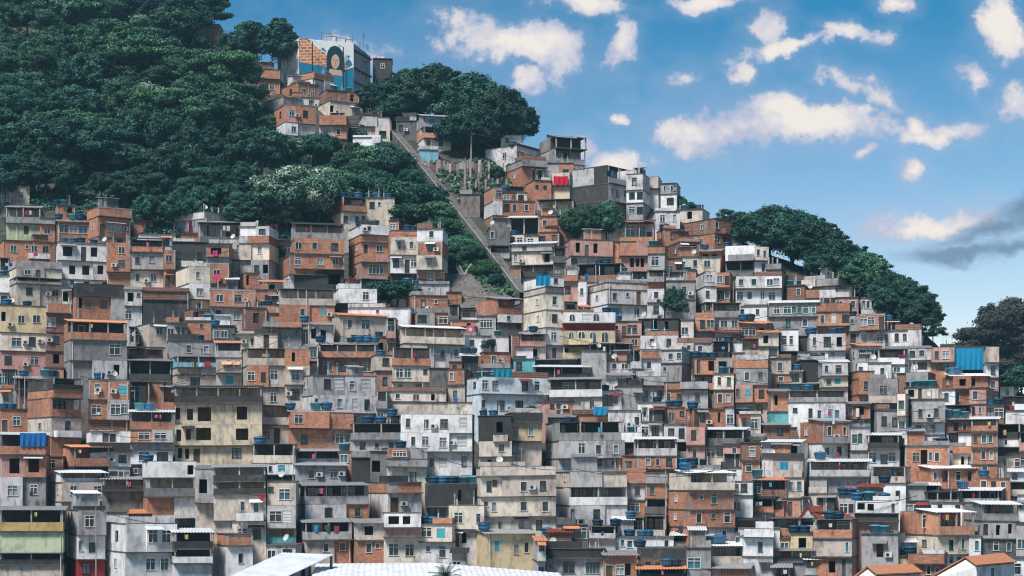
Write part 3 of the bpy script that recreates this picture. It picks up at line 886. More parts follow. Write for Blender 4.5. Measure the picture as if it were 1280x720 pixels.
def kind_of_house(label):
    w = label.replace(',', '').split()
    for x in w:
        if x in ('with', 'under', 'below', 'beside', 'of', 'on', 'by', 'at', 'hung', 'topped', 'banded', 'split', 'left', 'over', 'above', 'half', 'in', 'behind', 'near', 'held', 'fenced'):
            break
        if x in ('house', 'villa', 'cottage', 'tower'):
            return 'house', 'house'
        for a, b in (('building', 'apartment_building'), ('block', 'apartment_building'), ('ruin', 'ruined_house'), ('shed', 'shed'), ('hut', 'hut'), ('terrace', 'roofed_terrace'),
                     ('wall', 'garden_wall'), ('walls', 'garden_wall'), ('shack', 'shack'), ('shelter', 'shelter'), ('porch', 'porch'), ('parapet', 'garden_wall'),
                     ('room', 'rooftop_room'), ('rooms', 'rooftop_room'), ('box', 'rooftop_room'), ('storey', 'rooftop_room'), ('balcony', 'balcony_block'), ('veranda', 'roofed_terrace'), ('level', 'roofed_terrace'),
                     ('annex', 'annex'), ('frame', 'pole_shelter'), ('loggia', 'roofed_terrace'), ('roof', 'shed'), ('shaft', 'brick_shaft'), ('pier', 'brick_shaft')):
            if x == a:
                return b, b.replace('_', ' ')
    return 'house', 'house'


def add_window(root, kind, x, z, w, h, y=0.0):
    w, h = q(w), q(h)
    if kind == 'a':
        fr, pn = arch_mesh(w, h)
    else:
        fr, pn = window_meshes(w, h, kind)
    o = link('window', fr, root, (x, y, z))
    link('pane', pn, o)
    return o


def w_gap(rnd):
    return rnd.random() < 0.6


def make_house(spec, rnd):
    head, st_s, opt_s, label = spec
    x0p, x1p, ytop = [float(v) for v in head.split()]
    storeys = []
    for s in st_s.split('/'):
        tk = s.split()
        yb, mat = float(tk[0]), tk[1]
        flag = mat[1] if len(mat) > 1 else ''
        ops = []
        for o in tk[2:]:
            p = o[1:].split(',')
            ops.append((o[0], float(p[0]), float(p[1]) if len(p) > 1 else None))
        storeys.append([yb, mat[0], flag, ops])
    side, sidepx, sidemat, roof, tanks, posts = None, 0, None, None, [], []
    for t in opt_s.split():
        if t[0] in 'LR':
            dig = ''.join(c for c in t[1:] if c.isdigit())
            side, sidepx = t[0], float(dig)
            sidemat = t[-1] if t[-1] == 'k' else None
        elif t[0] == 'r':
            roof = t[1]
        elif t[0] == 'T':
            tanks = [float(v) for v in t[1:].split(',')]
        elif t[0] == 'P':
            posts = [float(v) for v in t[1:].split(',')]
    yb_all = storeys[-1][0]
    d = D_of(yb_all) + rnd.uniform(-2.8, 0.3)
    if w_gap(rnd):
        x0p += 1.0
    sc = F / d                                           # px per metre at the front corner
    dep = rnd.uniform(5.2, 6.4)
    U = lambda px: (px - 640.0) / F

    if side == 'L':
        xc, xo, xe = x0p + sidepx, x0p, x1p
    elif side == 'R':
        xc, xo, xe = x1p - sidepx, x1p, x0p
    else:
        xc, xo, xe = x0p, None, x1p
    um = U((x0p + x1p) / 2)
    base_th = -math.atan(um)
    C = Vector((U(xc) * d, d, 0))
    if side is None:
        th = base_th + R(rnd.uniform(-9, 9))
    else:
        dep = 7.0 if sidepx > 14 else 5.5
        s = 1 if side == 'L' else -1
        best = None
        for i in range(0, 56):
            a = base_th + s * R(i)
            pxx = (C.x - dep * math.sin(a)) / (C.y + dep * math.cos(a)) * F + 640
            e = abs(pxx - xo)
            if best is None or e < best[0]:
                best = (e, a)
        th = best[1]
    ct, sn = math.cos(th), math.sin(th)

    def lx(px):                                          # local X on the front face seen at photo column px
        u = U(px)
        return (u * C.y - C.x) / (ct - u * sn)

    w = abs(lx(xe))
    flip = side == 'R'
    zof = lambda y: (HORIZON - y) / F * d
    zb = zof(yb_all)
    nm, cat = kind_of_house(label)
    root = bpy.data.objects.new(nm, None)
    COL.objects.link(root)
    root.empty_display_size = 0.5
    if flip:
        org = C + Vector((ct, sn, 0)) * lx(x0p)
    else:
        org = C
    root.location = (org.x, org.y, zb)
    lean = R(rnd.uniform(-0.8, 0.8))
    root.rotation_euler = (0, lean, th)
    tag(root, label, cat, 'hillside houses' if cat == 'house' else None, 'thing')
    off = -lx(x0p) if flip else 0.0
    LX = lambda px: min(max(lx(px) + off, 0.15), w - 0.15)

    H = (yb_all - ytop) / sc
    roof_h = 0.0
    if roof:
        roof_h = min(0.35 / 1.0, 0.25 * (storeys[0][0] - ytop) / sc) if storeys[0][2] != 'v' else 0.3
    ztop_all = H - roof_h
    walls = {}                                           # (material, run of storeys) -> MB
    run = 0
    slab = MB()
    zt = ztop_all
    ext = 4.5 if yb_all < 716 else 6.0
    n_st = len(storeys)
    yprev = ytop
    for si, (yb, mat, flag, ops) in enumerate(storeys):
        z1 = zt
        z0 = H - (yb - ytop) / sc
        last = si == n_st - 1
        zw0 = z0 - (ext if last else 0)
        h = z1 - z0
        jut = rnd.choice((0, 0.1, 0.25, 0.4, 0.55)) if not last else 0.0
        yf = -jut
        m = W[mat]
        if si and (storeys[si - 1][1] != mat or storeys[si - 1][2] or flag):
            run += 1
        mb = walls.setdefault((mat, run), MB())
        if flag in ('v', 'o'):
            ph = 0.0 if flag == 'o' else min(1.0, 0.46 * h)
            # floor, parapet, posts, recessed back wall
            rec = 2.0
            backm = rnd.choice(('G', 'g', 'k', 'e', mat)) if mat != 'q' else 'q'  # mostly darker finishes, so the veranda's shade is partly painted in
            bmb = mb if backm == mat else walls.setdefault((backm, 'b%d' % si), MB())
            holes = []
            zfl = z0 + 0.05
            fits = []
            for k_, px, pw in ops:
                x = LX(px)
                ww = (pw / sc) if pw else (0.8 if k_ == 'd' else 1.3)
                hh = min(h - 0.3, 2.0 if k_ == 'd' else h * 0.55)
                zz = zfl if k_ == 'd' else z0 + max(0.3, h * 0.32)
                fits.append((k_, x, zz, ww, hh))
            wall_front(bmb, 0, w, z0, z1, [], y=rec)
            for k_, x, zz, ww, hh in fits:
                if k_ == 'd':
                    link('door', door_mesh(q(ww), q(hh, 0.1)), root, (x, rec - 0.12, zz))
                elif k_ == 'a':
                    add_window(root, 'a', x, zz, ww, hh, rec)
                else:
                    add_window(root, k_, x, zz, ww, hh, rec - 0.14)
            # a gable wall closes the seen side where the photograph shows one
            if side and sidepx >= 14 and flag == 'v':
                sb = walls.setdefault((sidemat or mat, 'side%d' % si), MB())
                if side == 'L':
                    sb.box(-0.06, -0.001, yf + 0.1, rec + 0.5, z0 + 0.05, z1 - 0.01)
                else:
                    sb.box(w + 0.001, w + 0.06, yf + 0.1, rec + 0.5, z0 + 0.05, z1 - 0.01)
            # closed back half
            mb.quad((w, rec, z0), (w, dep, z0), (w, dep, z1), (w, rec, z1))
            mb.quad((0, dep, z0), (0, rec, z0), (0, rec, z1), (0, dep, z1))
            mb.quad((w, dep, z0), (0, dep, z0), (0, dep, z1), (w, dep, z1))
            slab.box(-0.05, w + 0.05, yf - 0.04, dep, z0 - 0.02, z0 + 0.05)
            if ph:
                par = MB()
                par.box(0, w, yf, yf + 0.14, z0 + 0.05, z0 + ph)
                par.box(0, 0.14, yf + 0.14, rec, z0 + 0.05, z0 + ph)
                par.box(w - 0.14, w, yf + 0.14, rec, z0 + 0.05, z0 + ph)
                build('parapet', par, m, root)
            npost = max(2, int(round(w / 3.0)) + 1)
            for i in range(npost):
                px_ = 0.1 + (w - 0.2) * i / (npost - 1)
                pw_ = 0.08 if flag == 'v' else 0.11
                po = MB()
                po.box(px_ - pw_, px_ + pw_, yf + 0.002, yf + 0.16, z0 + ph + 0.001 if ph else z0 + 0.05, z1 - 0.01)
                build('post', po, M_POST, root)
            if last and ext:
                fb = walls.setdefault(('g', 'base'), MB())
                wall_front(fb, 0, w, zw0, z0 - 0.02, [], y=0.0)
                fb.quad((w, 0, zw0), (w, dep, zw0), (w, dep, z0), (w, 0, z0))
                fb.quad((0, dep, zw0), (0, 0, zw0), (0, 0, z0), (0, dep, z0))
        elif flag == '^':
            par = MB()
            t = 0.14
            par.box(0, w, yf, yf + t, z0, z1)
            par.box(0, t, yf + t, dep, z0, z1)
            par.box(w - t, w, yf + t, dep, z0, z1)
            build('parapet', par, m, root)
        else:
            holes, fits = [], []
            for k_, px, pw in ops:
                x = LX(px)
                hmax = h - 0.25
                if k_ == 'w':
                    ww, hh = (pw / sc if pw else 1.0), min(1.15, hmax * 0.62)
                elif k_ == 'W':
                    ww, hh = (pw / sc if pw else 1.5), min(1.3, hmax * 0.66)
                elif k_ == 's':
                    ww, hh = 0.5, min(0.6, hmax * 0.4)
                elif k_ == 'd':
                    ww, hh = (pw / sc if pw else 0.85), min(2.1, hmax)
                elif k_ in 'oO':
                    ww, hh = (pw / sc if pw else 0.9), min(1.5 if k_ == 'o' else 1.8, hmax * 0.72)
                elif k_ in 'tm':
                    ww, hh = (pw / sc if pw else 1.2), min(1.6 if k_ == 'm' else 1.3, hmax * 0.75)
                elif k_ == 'a':
                    ww, hh = (pw / sc if pw else 1.2), min(1.9, hmax * 0.85)
                else:
                    ww, hh = 0.8, 0.55
                ww *= rnd.uniform(0.8, 0.95)
                hh *= rnd.uniform(0.85, 1.0)
                x = min(max(x, ww / 2 + 0.1), w - ww / 2 - 0.1)
                if ww > w - 0.3:
                    ww = w - 0.3
                    x = w / 2
                zz = z0 + 0.06 if k_ == 'd' else z0 + (h - hh) * (rnd.uniform(0.45, 0.64) if k_ != 's' else 0.7)
                fits.append((k_, x, zz, ww, hh))
            bay = None
            ALT = {'b': 'eglpb', 'g': 'lbeg', 'l': 'wgel', 'e': 'cbl', 'w': 'wl', 'c': 'ec', 'B': 'bg', 'p': 'eb', 'G': 'gk'}
            if w > 4.2 and mat in ALT and rnd.random() < 0.55 and not any(f_[0] in 'ac' for f_ in fits):
                for _try in range(6):
                    bx_ = w * rnd.uniform(0.28, 0.72)
                    if not any(abs(f_[1] - bx_) < f_[4] * 0.0 + f_[3] / 2 + 0.2 for f_ in fits):
                        bp_ = rnd.choice((0.04, 0.04, 0.3, 0.55))
                        bay = (0.0, bx_, bp_, rnd.choice(ALT[mat])) if rnd.random() < 0.5 else (bx_, w, bp_, rnd.choice(ALT[mat]))
                        break
            yo = lambda x_: yf - bay[2] if bay and bay[0] <= x_ <= bay[1] else yf
            used = []
            for f in sorted(fits, key=lambda f: f[1]):
                k_, x, zz, ww, hh = f
                if k_ in 'ca':
                    continue
                if used and x - ww / 2 < used[-1][1] + 0.12:
                    a = used[-1][1] + 0.12
                    if x + ww / 2 - a < 0.4 or k_ == 'd':
                        continue
                    ww2 = x + ww / 2 - a
                    x = a + ww2 / 2
                    ww = ww2
                depth = 0.18 if k_ in 'wWstmd' else 0.35
                wq = q(ww)
                wq = min(wq, ww) if k_ in 'oO' else wq
                hq = q(hh, 0.1) if k_ == 'd' else q(hh)
                hl = (x - wq / 2, x + wq / 2, zz, min(zz + hq, z1 - 0.04), depth)
                if hl[0] <= 0.03 or hl[1] >= w - 0.03 or hl[3] - hl[2] < 0.2:
                    continue
                used.append((hl[0], hl[1]))
                holes.append(hl)
                if k_ in 'wWs':
                    add_window(root, k_, x, zz, wq, hq, yo(x))
                elif k_ == 'd':
                    link('door', door_mesh(wq, hq), root, (x, yo(x) + 0.03, zz))
                elif k_ == 't':
                    link('shutter', shutter_mesh(wq, hq, M_TEAL), root, (x, yo(x) + 0.04, zz))
                elif k_ == 'm':
                    link('shutter', shutter_mesh(wq, hq, M_SHUT), root, (x, yo(x) + 0.04, zz))
            for k_, x, zz, ww, hh in fits:
                if k_ == 'a':
                    add_window(root, 'a', x, zz, ww, hh, yf - 0.002)
                elif k_ == 'c':
                    link('air_conditioner', ac_mesh(), root, (x, yf, zz))
            if bay:
                b0, b1, bp_, bm_ = bay
                yb_ = yf - bp_
                hin = [h_ for h_ in holes if b0 < (h_[0] + h_[1]) / 2 < b1]
                hout = [h_ for h_ in holes if not (b0 < (h_[0] + h_[1]) / 2 < b1)]
                wall_front(mb, b1 if b0 == 0.0 else 0.0, w if b0 == 0.0 else b0, zw0, z1, hout, y=yf)
                by = MB()
                wall_front(by, b0, b1, zw0, z1, hin, y=yb_)
                by.quad((b0, yf, zw0), (b0, yb_, zw0), (b0, yb_, z1), (b0, yf, z1))
                by.quad((b1, yb_, zw0), (b1, yf, zw0), (b1, yf, z1), (b1, yb_, z1))
                by.quad((b0, yb_, z1), (b1, yb_, z1), (b1, yf, z1), (b0, yf, z1))
                by.quad((b0, yf, zw0), (b1, yf, zw0), (b1, yb_, zw0), (b0, yb_, zw0))
                build('wall', by, W[bm_], root)
            else:
                wall_front(mb, 0, w, zw0, z1, holes, y=yf)
            if h > 2.0 and holes and w > 3.5 and rnd.random() < 0.4:
                hl = rnd.choice(holes)
                xx = hl[1] + 0.62 if hl[1] + 1.1 < w else hl[0] - 0.62
                if 0.5 < xx < w - 0.5 and not any(a - 0.45 < xx < b + 0.45 for a, b in used):
                    link('air_conditioner', ac_mesh(), root, (xx, yo(xx), z0 + h * rnd.uniform(0.15, 0.4)))
            if mat in 'bB' and not bay and rnd.random() < 0.75 and h > 1.2:
                fr_ = MB()
                cw = rnd.uniform(0.13, 0.22)
                nb = max(1, int(round(w / rnd.uniform(2.6, 3.8))))
                for q_ in range(nb + 1):
                    xx = min(max(w * q_ / nb, cw / 2), w - cw / 2)
                    if any(a - cw < xx < b + cw for a, b in used):
                        continue
                    fr_.box(xx - cw / 2, xx + cw / 2, yf - 0.03, yf + 0.05, z0 + 0.03, z1 - 0.001)
                if rnd.random() < 0.7 and not any(hh_[3] > z1 - 0.25 for hh_ in holes):
                    fr_.box(0.0, w, yf - 0.035, yf + 0.05, z1 - 0.22, z1 - 0.002)
                if fr_.f:
                    pm_ = M_POST if rnd.random() < 0.5 else W['g']
                    nb_ = len(fr_.f) // 6
                    for a_ in range(nb_):
                        s_ = MB()
                        s_.v = fr_.v[a_ * 8:a_ * 8 + 8]
                        s_.f = [tuple(i_ - a_ * 8 for i_ in f_) for f_ in fr_.f[a_ * 6:a_ * 6 + 6]]
                        s_.mi = [0] * 6
                        xs_ = [v_[0] for v_ in s_.v]
                        build('beam' if max(xs_) - min(xs_) > 0.6 else 'column', s_, pm_, root)
            if h > 2.0 and w > 3.4 and rnd.random() < 0.34 and not any(f_[0] == 'd' for f_ in fits):
                bw = min(w - 0.2, rnd.uniform(1.8, 4.2))
                bx = rnd.uniform(0.1, w - bw - 0.1)
                bd = rnd.uniform(0.6, 1.1)
                bz = z0 + 0.08
                bh = rnd.uniform(0.65, 0.85)
                if not (bay and bay[0] < bx + bw and bay[1] > bx) and not any(hh_[2] < bz + bh and hh_[0] < bx + bw and hh_[1] > bx for hh_ in holes):
                    ba = MB()
                    ba.box(bx, bx + bw, yf - bd, yf - 0.003, bz - 0.12, bz)
                    ba.box(bx, bx + bw, yf - bd, yf - bd + 0.1, bz, bz + bh)
                    ba.box(bx, bx + 0.1, yf - bd + 0.1, yf - 0.003, bz, bz + bh)
                    ba.box(bx + bw - 0.1, bx + bw, yf - bd + 0.1, yf - 0.003, bz, bz + bh)
                    build('balcony', ba, W[rnd.choice((mat, mat, 'b', 'g', 'l', 'w', 'e', 'B'))], root)
            if holes and rnd.random() < 0.2 and h > 2.1:
                hl = rnd.choice(holes)
                zz_ = min(z1 - 0.1, hl[3] + 0.45)
                aw = corrugated(max(0, hl[0] - 0.5), min(w, hl[1] + 0.5), (yo((hl[0] + hl[1]) / 2) - rnd.uniform(0.6, 1.0), zz_ - 0.33), (yo((hl[0] + hl[1]) / 2) - 0.02, zz_), pitch=0.22, amp=0.02)
                build('awning', aw, ROOFM[rnd.choice('ggwwkbt')], root)
            smb = walls.setdefault((sidemat, 'side'), MB()) if (sidemat and si < 3) else mb
            for xs, dr in ((0.0, 'L'), (w, 'R')):
                tgt = smb if dr == side else mb
                sh = []
                if dr == side and sidepx >= 12 and not sidemat and h > 1.6 and rnd.random() < 0.75:
                    ya = rnd.uniform(0.3, 0.65) * dep
                    sh = [(ya - 0.4, ya + 0.4, z0 + h * 0.4, z0 + h * 0.72, 0.15)]
                tm = MB()
                wall_front(tm, yf, dep, zw0, z1, sh, y=0.0)
                n = len(tgt.v)
                if dr == 'L':
                    tgt.v += [(0.0 + b, a, c) for a, b, c in tm.v]
                else:
                    tgt.v += [(w - b, a, c) for a, b, c in tm.v]
                tgt.f += [tuple(n + i for i in (f[::-1] if dr == 'L' else f)) for f in tm.f]
                tgt.mi += tm.mi
                for a, b, c, dd, e in sh:
                    wq, hq = q(b - a), q(dd - c)
                    fr, pn = window_meshes(wq, hq, 'w')
                    o = link('window', fr, root, (0.0 if dr == 'L' else w, (a + b) / 2, c))
                    o.rotation_euler = (0, 0, R(-90) if dr == 'L' else R(90))
                    link('pane', pn, o)
            mb.quad((w, dep, zw0), (0, dep, zw0), (0, dep, z1), (w, dep, z1))
        # slab line between storeys
        if not last or flag:
            a = rnd.uniform(0.08, 0.3)
            slab.box(-0.06, w + 0.06, min(yf, 0) - a - (0.3 if rnd.random() < 0.25 else 0), dep + 0.05, z0 - 0.10, z0 + 0.021)
        zt = z0
    # top
    if roof:
        tl = 3.6
        elev = max(0.02, math.tan(math.atan2(zb + H, d)))
        rise = min(1.6, max(0.35, roof_h + tl * elev * 1.0))
        oh = 0.55
        sh = corrugated(-0.3, w + 0.3, (-oh - 0.1, ztop_all + 0.02), (tl, ztop_all + 0.02 + rise), pitch=0.34)
        build('roof', sh, ROOFM[roof], root)
        slab.box(0.0, w, 0.3, dep, ztop_all - 0.03, ztop_all)
        fas = MB()
        for xx in (0.05, w - 0.15):
            fas.box(xx, xx + 0.1, -0.05, tl - 0.1, ztop_all + 0.001, ztop_all + 0.04)
        gm = walls.setdefault((storeys[0][1], 0), MB())
        for xx in (0.0, w):
            n = len(gm.v)
            gm.v += [(xx, 0, ztop_all), (xx, tl, ztop_all), (xx, tl, ztop_all + rise * 0.93)]
            gm.f.append((n, n + 1, n + 2))
            gm.mi.append(0)
        tank_z = lambda y: ztop_all + 0.09 + rise * (y + oh + 0.1) / (tl + oh + 0.1)
    else:
        if storeys[0][2] != '^':
            slab.box(-0.08, w + 0.08, -0.2, dep + 0.05, ztop_all - 0.02, ztop_all + 0.07)
        tank_z = lambda y: ztop_all + 0.07
        if storeys[0][2] == '^':
            z0 = H - (storeys[0][0] - ytop) / sc
            tank_z = lambda y, z0=z0: z0 + 0.03
    for mat, mb in walls.items():
        if mb.f:
            build('wall', mb, W[mat[0]], root)
    build('floor_slab', slab, M_SLAB, root)
    # drain pipe
    if w > 5 and rnd.random() < 0.45:
        pm = MB()
        xx = rnd.choice((0.25, w - 0.25, w * rnd.uniform(0.3, 0.7)))
        pm.tube((xx, -0.3, -ext * 0.5), (xx, -0.3, ztop_all - 0.15), 0.05, seg=5)
        build('drain_pipe', pm, M_PIPE, root)
    # low walls, sheds and stubs that stand about on the flat roofs
    if not roof and storeys[0][2] == '' and w > 2.6:
        zr = ztop_all + 0.072
        if rnd.random() < 0.45:
            pa = MB()
            a = rnd.choice((0.0, 0.0, w * 0.4))
            b = w if a else rnd.choice((w, w * 0.6))
            ph_ = rnd.uniform(0.35, 0.8)
            pa.box(a, b, -0.02, 0.12, zr, zr + ph_)
            if a == 0.0:
                pa.box(0.0, 0.12, 0.12, 3.0, zr, zr + ph_)
            if b == w:
                pa.box(w - 0.12, w, 0.12, 3.0, zr, zr + ph_)
            build('roof_parapet', pa, W[rnd.choice((storeys[0][1], 'b', 'g', 'k', 'B', 'l'))], root)
        if rnd.random() < 0.3:
            sw_ = min(w - 0.4, rnd.uniform(1.4, 2.8))
            sx_ = rnd.uniform(0.2, w - sw_ - 0.2)
            sh_ = MB()
            sh_.box(sx_, sx_ + sw_, 2.4, 4.6, zr, zr + rnd.uniform(1.2, 1.9))
            build('roof_shed', sh_, W[rnd.choice('bgGlwkBx')], root)
            zt_ = max(v_[2] for v_ in sh_.v)
            rs_ = corrugated(sx_ - 0.2, sx_ + sw_ + 0.2, (2.0, zt_ + 0.05), (4.7, zt_ + 0.4), pitch=0.28)
            build('roof', rs_, ROOFM[rnd.choice('gggwkb')], root)
        for _ in range(rnd.choice((0, 0, 1, 2, 3))):
            cx_ = rnd.uniform(0.15, w - 0.15)
            st_ = MB()
            st_.box(cx_ - 0.08, cx_ + 0.08, 0.14, 0.3, zr, zr + rnd.uniform(0.5, 1.3))
            for a in (-0.05, 0.05):
                st_.tube((cx_ + a, 0.22, zr), (cx_ + a * 1.5, 0.22, zr + 1.7), 0.012, seg=4)
            build('column_stub', st_, M_POST, root)
    # an aerial or dish on some roofs, a boxed cooler on some walls
    if not roof and storeys[0][2] == '' and w > 3:
        if rnd.random() < 0.30:
            o = link('satellite_dish', dish_mesh(), root, (rnd.uniform(0.5, w - 0.5), rnd.uniform(0.6, 2.5), ztop_all + 0.07))
            o.rotation_euler = (0, 0, rnd.uniform(-0.9, 0.9))
        if rnd.random() < 0.3:
            pm = MB()
            xx, yy_, hh_ = rnd.uniform(0.4, w - 0.4), rnd.uniform(0.5, 2.0), rnd.uniform(1.2, 2.4)
            pm.tube((xx, yy_, ztop_all + 0.06), (xx, yy_, ztop_all + hh_), 0.03, seg=4)
            pm.tube((xx - 0.5, yy_, ztop_all + hh_ - 0.1), (xx + 0.5, yy_, ztop_all + hh_ - 0.1), 0.02, seg=4)
            for a in (-0.4, -0.15, 0.15, 0.4):
                pm.tube((xx + a, yy_ - 0.25, ztop_all + hh_ - 0.1), (xx + a, yy_ + 0.25, ztop_all + hh_ - 0.1), 0.015, seg=4)
            build('aerial', pm, M_POST, root)
    # air conditioners the photograph shows in numbers, on closed walls only
    for px in posts:
        pm = MB()
        x = LX(px)
        pm.box(x - 0.11, x + 0.11, 0.05, 0.27, ztop_all + 0.07, ztop_all + rnd.uniform(0.8, 1.3))
        build('column_stub', pm, M_POST, root)
    mw = Matrix.Translation(root.location) @ Matrix.Rotation(th, 4, 'Z') @ Matrix.Rotation(lean, 4, 'Y')
    HOSTS.append(dict(label=label, root=root, mw=mw, w=w, dep=dep, top=ztop_all, d=d, sc=sc, x0=x0p, x1=x1p, ytop=ytop, yb=yb_all, roof=roof,
                      LX=LX, tank_z=tank_z, tanks=tanks, flags=[s[2] for s in storeys]))
    return root


LINES = [l for l in HOUSES.strip().splitlines() if l.strip()]
for i, line in enumerate(LINES):
    make_house(line.split('|'), random.Random(1000 + i))


def inside(poly, x, y):
    c = False
    n = len(poly)
    for i in range(n):
        (x1, y1), (x2, y2) = poly[i], poly[(i + 1) % n]
        if (y1 > y) != (y2 > y) and x < (x2 - x1) * (y - y1) / (y2 - y1) + x1:
            c = not c
    return c


FOREST = [(-30, -70), (200, -40), (236, 12), (300, 56), (318, 100), (330, 140), (345, 190), (400, 200), (425, 250), (415, 290), (345, 300), (262, 292), (215, 296), (165, 288), (100, 268), (40, 262), (-30, 262)]
GULLY = [(395, 185), (440, 180), (505, 190), (545, 238), (600, 300), (650, 372), (612, 372), (585, 345), (556, 330), (554, 290), (500, 268), (490, 240), (410, 245), (395, 215)]
NOHOUSE = [FOREST, GULLY, [(553, 285), (606, 300), (655, 374), (652, 392), (575, 386), (556, 372)], [(300, 60), (700, 60), (672, 200), (606, 200), (606, 262), (640, 300), (655, 372), (540, 240), (490, 176), (440, 195), (300, 200)],
           [(700, 258), (745, 248), (775, 262), (775, 300), (700, 300)], [(830, 352), (856, 352), (852, 402), (828, 402)], [(974, 300), (1120, 300), (1120, 378), (1000, 362), (974, 362)],
           [(265, 690), (720, 700), (720, 760), (250, 760)], [(1050, 700), (1290, 688), (1290, 760), (1050, 760)], [(1236, 420), (1290, 420), (1290, 484), (1250, 484)], [(470, 355), (525, 350), (525, 386), (470, 386)],
           [(410, 190), (500, 250), (560, 290), (555, 300), (410, 246)], [(600, 420), (640, 425), (640, 440), (600, 440)]]
MATW = {'b': 'orange brick', 'B': 'dark brick', 'g': 'grey', 'G': 'charcoal', 'e': 'beige', 'l': 'pale grey', 'w': 'white', 'k': 'blackened', 'c': 'cream', 'p': 'pinkish', 't': 'turquoise'}


def fillers():
    S = 3
    W_, H_ = 1290 // S, 726 // S
    cov = [[False] * W_ for _ in range(H_)]

    def mark(x0, x1, y0, y1):
        for j in range(max(0, int(y0 / S)), min(H_, int(y1 / S) + 1)):
            for i in range(max(0, int(x0 / S)), min(W_, int(x1 / S) + 1)):
                cov[j][i] = True
    for h in HOSTS:
        mark(h['x0'], h['x1'] - 2, h['ytop'], h['yb'])
    rn = random.Random(77)
    out = []
    for j in range(H_ - 4):
        i = 0
        while i < W_:
            x, y = i * S + 1, j * S + 1
            ok = lambda ii: ii < W_ and not cov[j][ii] and not cov[j + 2][ii] and not any(inside(p, ii * S + 1, y) for p in NOHOUSE) and y > lerp_tab(RIDGE, ii * S) + 18 and y > 240
            if not ok(i):
                i += 1
                continue
            k = i
            while ok(k) and (k - i) * S < 34:
                k += 1
            wpx = (k - i) * S
            if wpx >= 9:
                jj = j
                while jj < H_ and sum(cov[jj][a] for a in range(i, k)) < 0.5 * (k - i):
                    jj += 1
                gap = (jj - j) * S
                if gap >= 7:
                    st = 2.75 * F / D_of(y + 14)
                    yb = min(y + max(gap, 0.6 * st) + 3, y + 2.2 * st)
                    x0, x1 = x - rn.uniform(0, 3), x + wpx + rn.uniform(-1, 3)
                    yt = y - rn.uniform(0, 3)
                    n = max(1, round((yb - yt) / st))
                    near = min(HOSTS, key=lambda h: abs((h['x0'] + h['x1']) / 2 - x - wpx / 2) + 1.3 * abs((h['ytop'] + h['yb']) / 2 - y - gap / 2))
                    sts = []
                    m0 = rn.choice('bbbbgggeellwkGpcB')
                    for q_ in range(n):
                        m = rn.choice((m0, m0, rn.choice('bgelwG')))
                        if q_ == 0:
                            m = m0
                        fl = 'v' if q_ == 0 and rn.random() < 0.33 else ''
                        ops = []
                        xx = x0 + rn.uniform(3, 7)
                        while xx < x1 - 3:
                            ops.append(f"{rn.choice('wwwwwWods')}{xx:.0f}")
                            xx += rn.uniform(9, 15)
                        sts.append(f"{yt + (yb - yt) * (q_ + 1) / n:.1f} {m}{fl} {' '.join(ops)}")
                    opt = []
                    if rn.random() < 0.35:
                        opt.append('r' + rn.choice('gggwktb'))
                    if rn.random() < 0.28:
                        opt.append('T' + ','.join(f'{x0 + 5 + 9 * a:.0f}' for a in range(rn.choice((1, 1, 2))) if x0 + 5 + 9 * a < x1 - 3))
                    nb = clip(near['label'], 8)
                    lab = next(c_ for c_ in [f"{a_} {MATW[m0]} house {b_} {nb}" for b_ in ('by', 'behind', 'close to', 'just beside', 'next to') for a_ in ('small', 'narrow', 'little', 'plain')] if c_ not in LABS)
                    LABS.add(lab)
                    out.append((f'{x0:.1f} {x1:.1f} {yt:.1f}', '/'.join(sts), ' '.join(opt), lab))
                    mark(x0, x1, yt, yb)
            i = k
    return out


LABS = set()
for i, s in enumerate(fillers()):
    make_house(s, random.Random(5000 + i))


# ------------------------------------------------------------------ water tanks
def tank_meshes():
    r = {}
    for nm in TANKM:
        if nm == 'teal':
            prof = [(0.58, 0.0), (0.6, 0.02), (0.72, 0.86), (0.76, 0.87), (0.76, 0.94), (0.70, 0.95)]
            lid = [(0.74, 0.951), (0.70, 0.99), (0.4, 1.06), (0.08, 1.09)]
        else:
            prof = [(0.60, 0.0), (0.62, 0.03), (0.70, 0.3), (0.71, 0.33), (0.70, 0.36), (0.77, 0.74), (0.81, 0.76), (0.81, 0.83), (0.75, 0.85)]
            lid = [(0.79, 0.851), (0.76, 0.90), (0.45, 0.99), (0.16, 1.02), (0.14, 1.08), (0.04, 1.09)]
        a, b = MB(), MB()
        a.lathe(prof, 16)
        b.lathe(lid, 16)
        r[nm] = (a.mesh('water_tank', TANKM[nm], True), b.mesh('tank_lid', TANKM[nm], True))
    return r


TM = tank_meshes()
NSEEN = {}
for h in HOSTS:
    n = len(h['tanks'])
    rr = random.Random(h['label'])
    for j, px in enumerate(sorted(h['tanks'])):
        nm = rr.choice(('navy', 'navy', 'navy', 'blue', 'blue', 'teal'))
        if 'turquoise tanks' in h['label'] or 'teal' in h['label'] and 'tank' in h['label']:
            nm = 'teal'
        if 'navy' in h['label']:
            nm = 'navy'
        x = h['LX'](px)
        y = 1.05 if not h['roof'] else 1.3
        o = link('water_tank', TM[nm][0])
        s = 0.92 * rr.uniform(0.8, 1.12)
        o.matrix_world = h['mw'] @ Matrix.Translation((x, y, h['tank_z'](y + 0.55))) @ Matrix.Rotation(rr.random() * 6, 4, 'Z') @ Matrix.Diagonal((s, s, s * rr.uniform(0.82, 1.0), 1))
        lid = link('lid', TM[nm][1], o)
        names = {1: ['lone'], 2: ['left', 'right'], 3: ['left', 'middle', 'right']}.get(n, ORD)
        tag(o, f"{names[j]} {'teal' if nm == 'teal' else 'blue'} water tank on {clip(h['label'], 11)}", 'water tank', 'water tanks on the roofs')


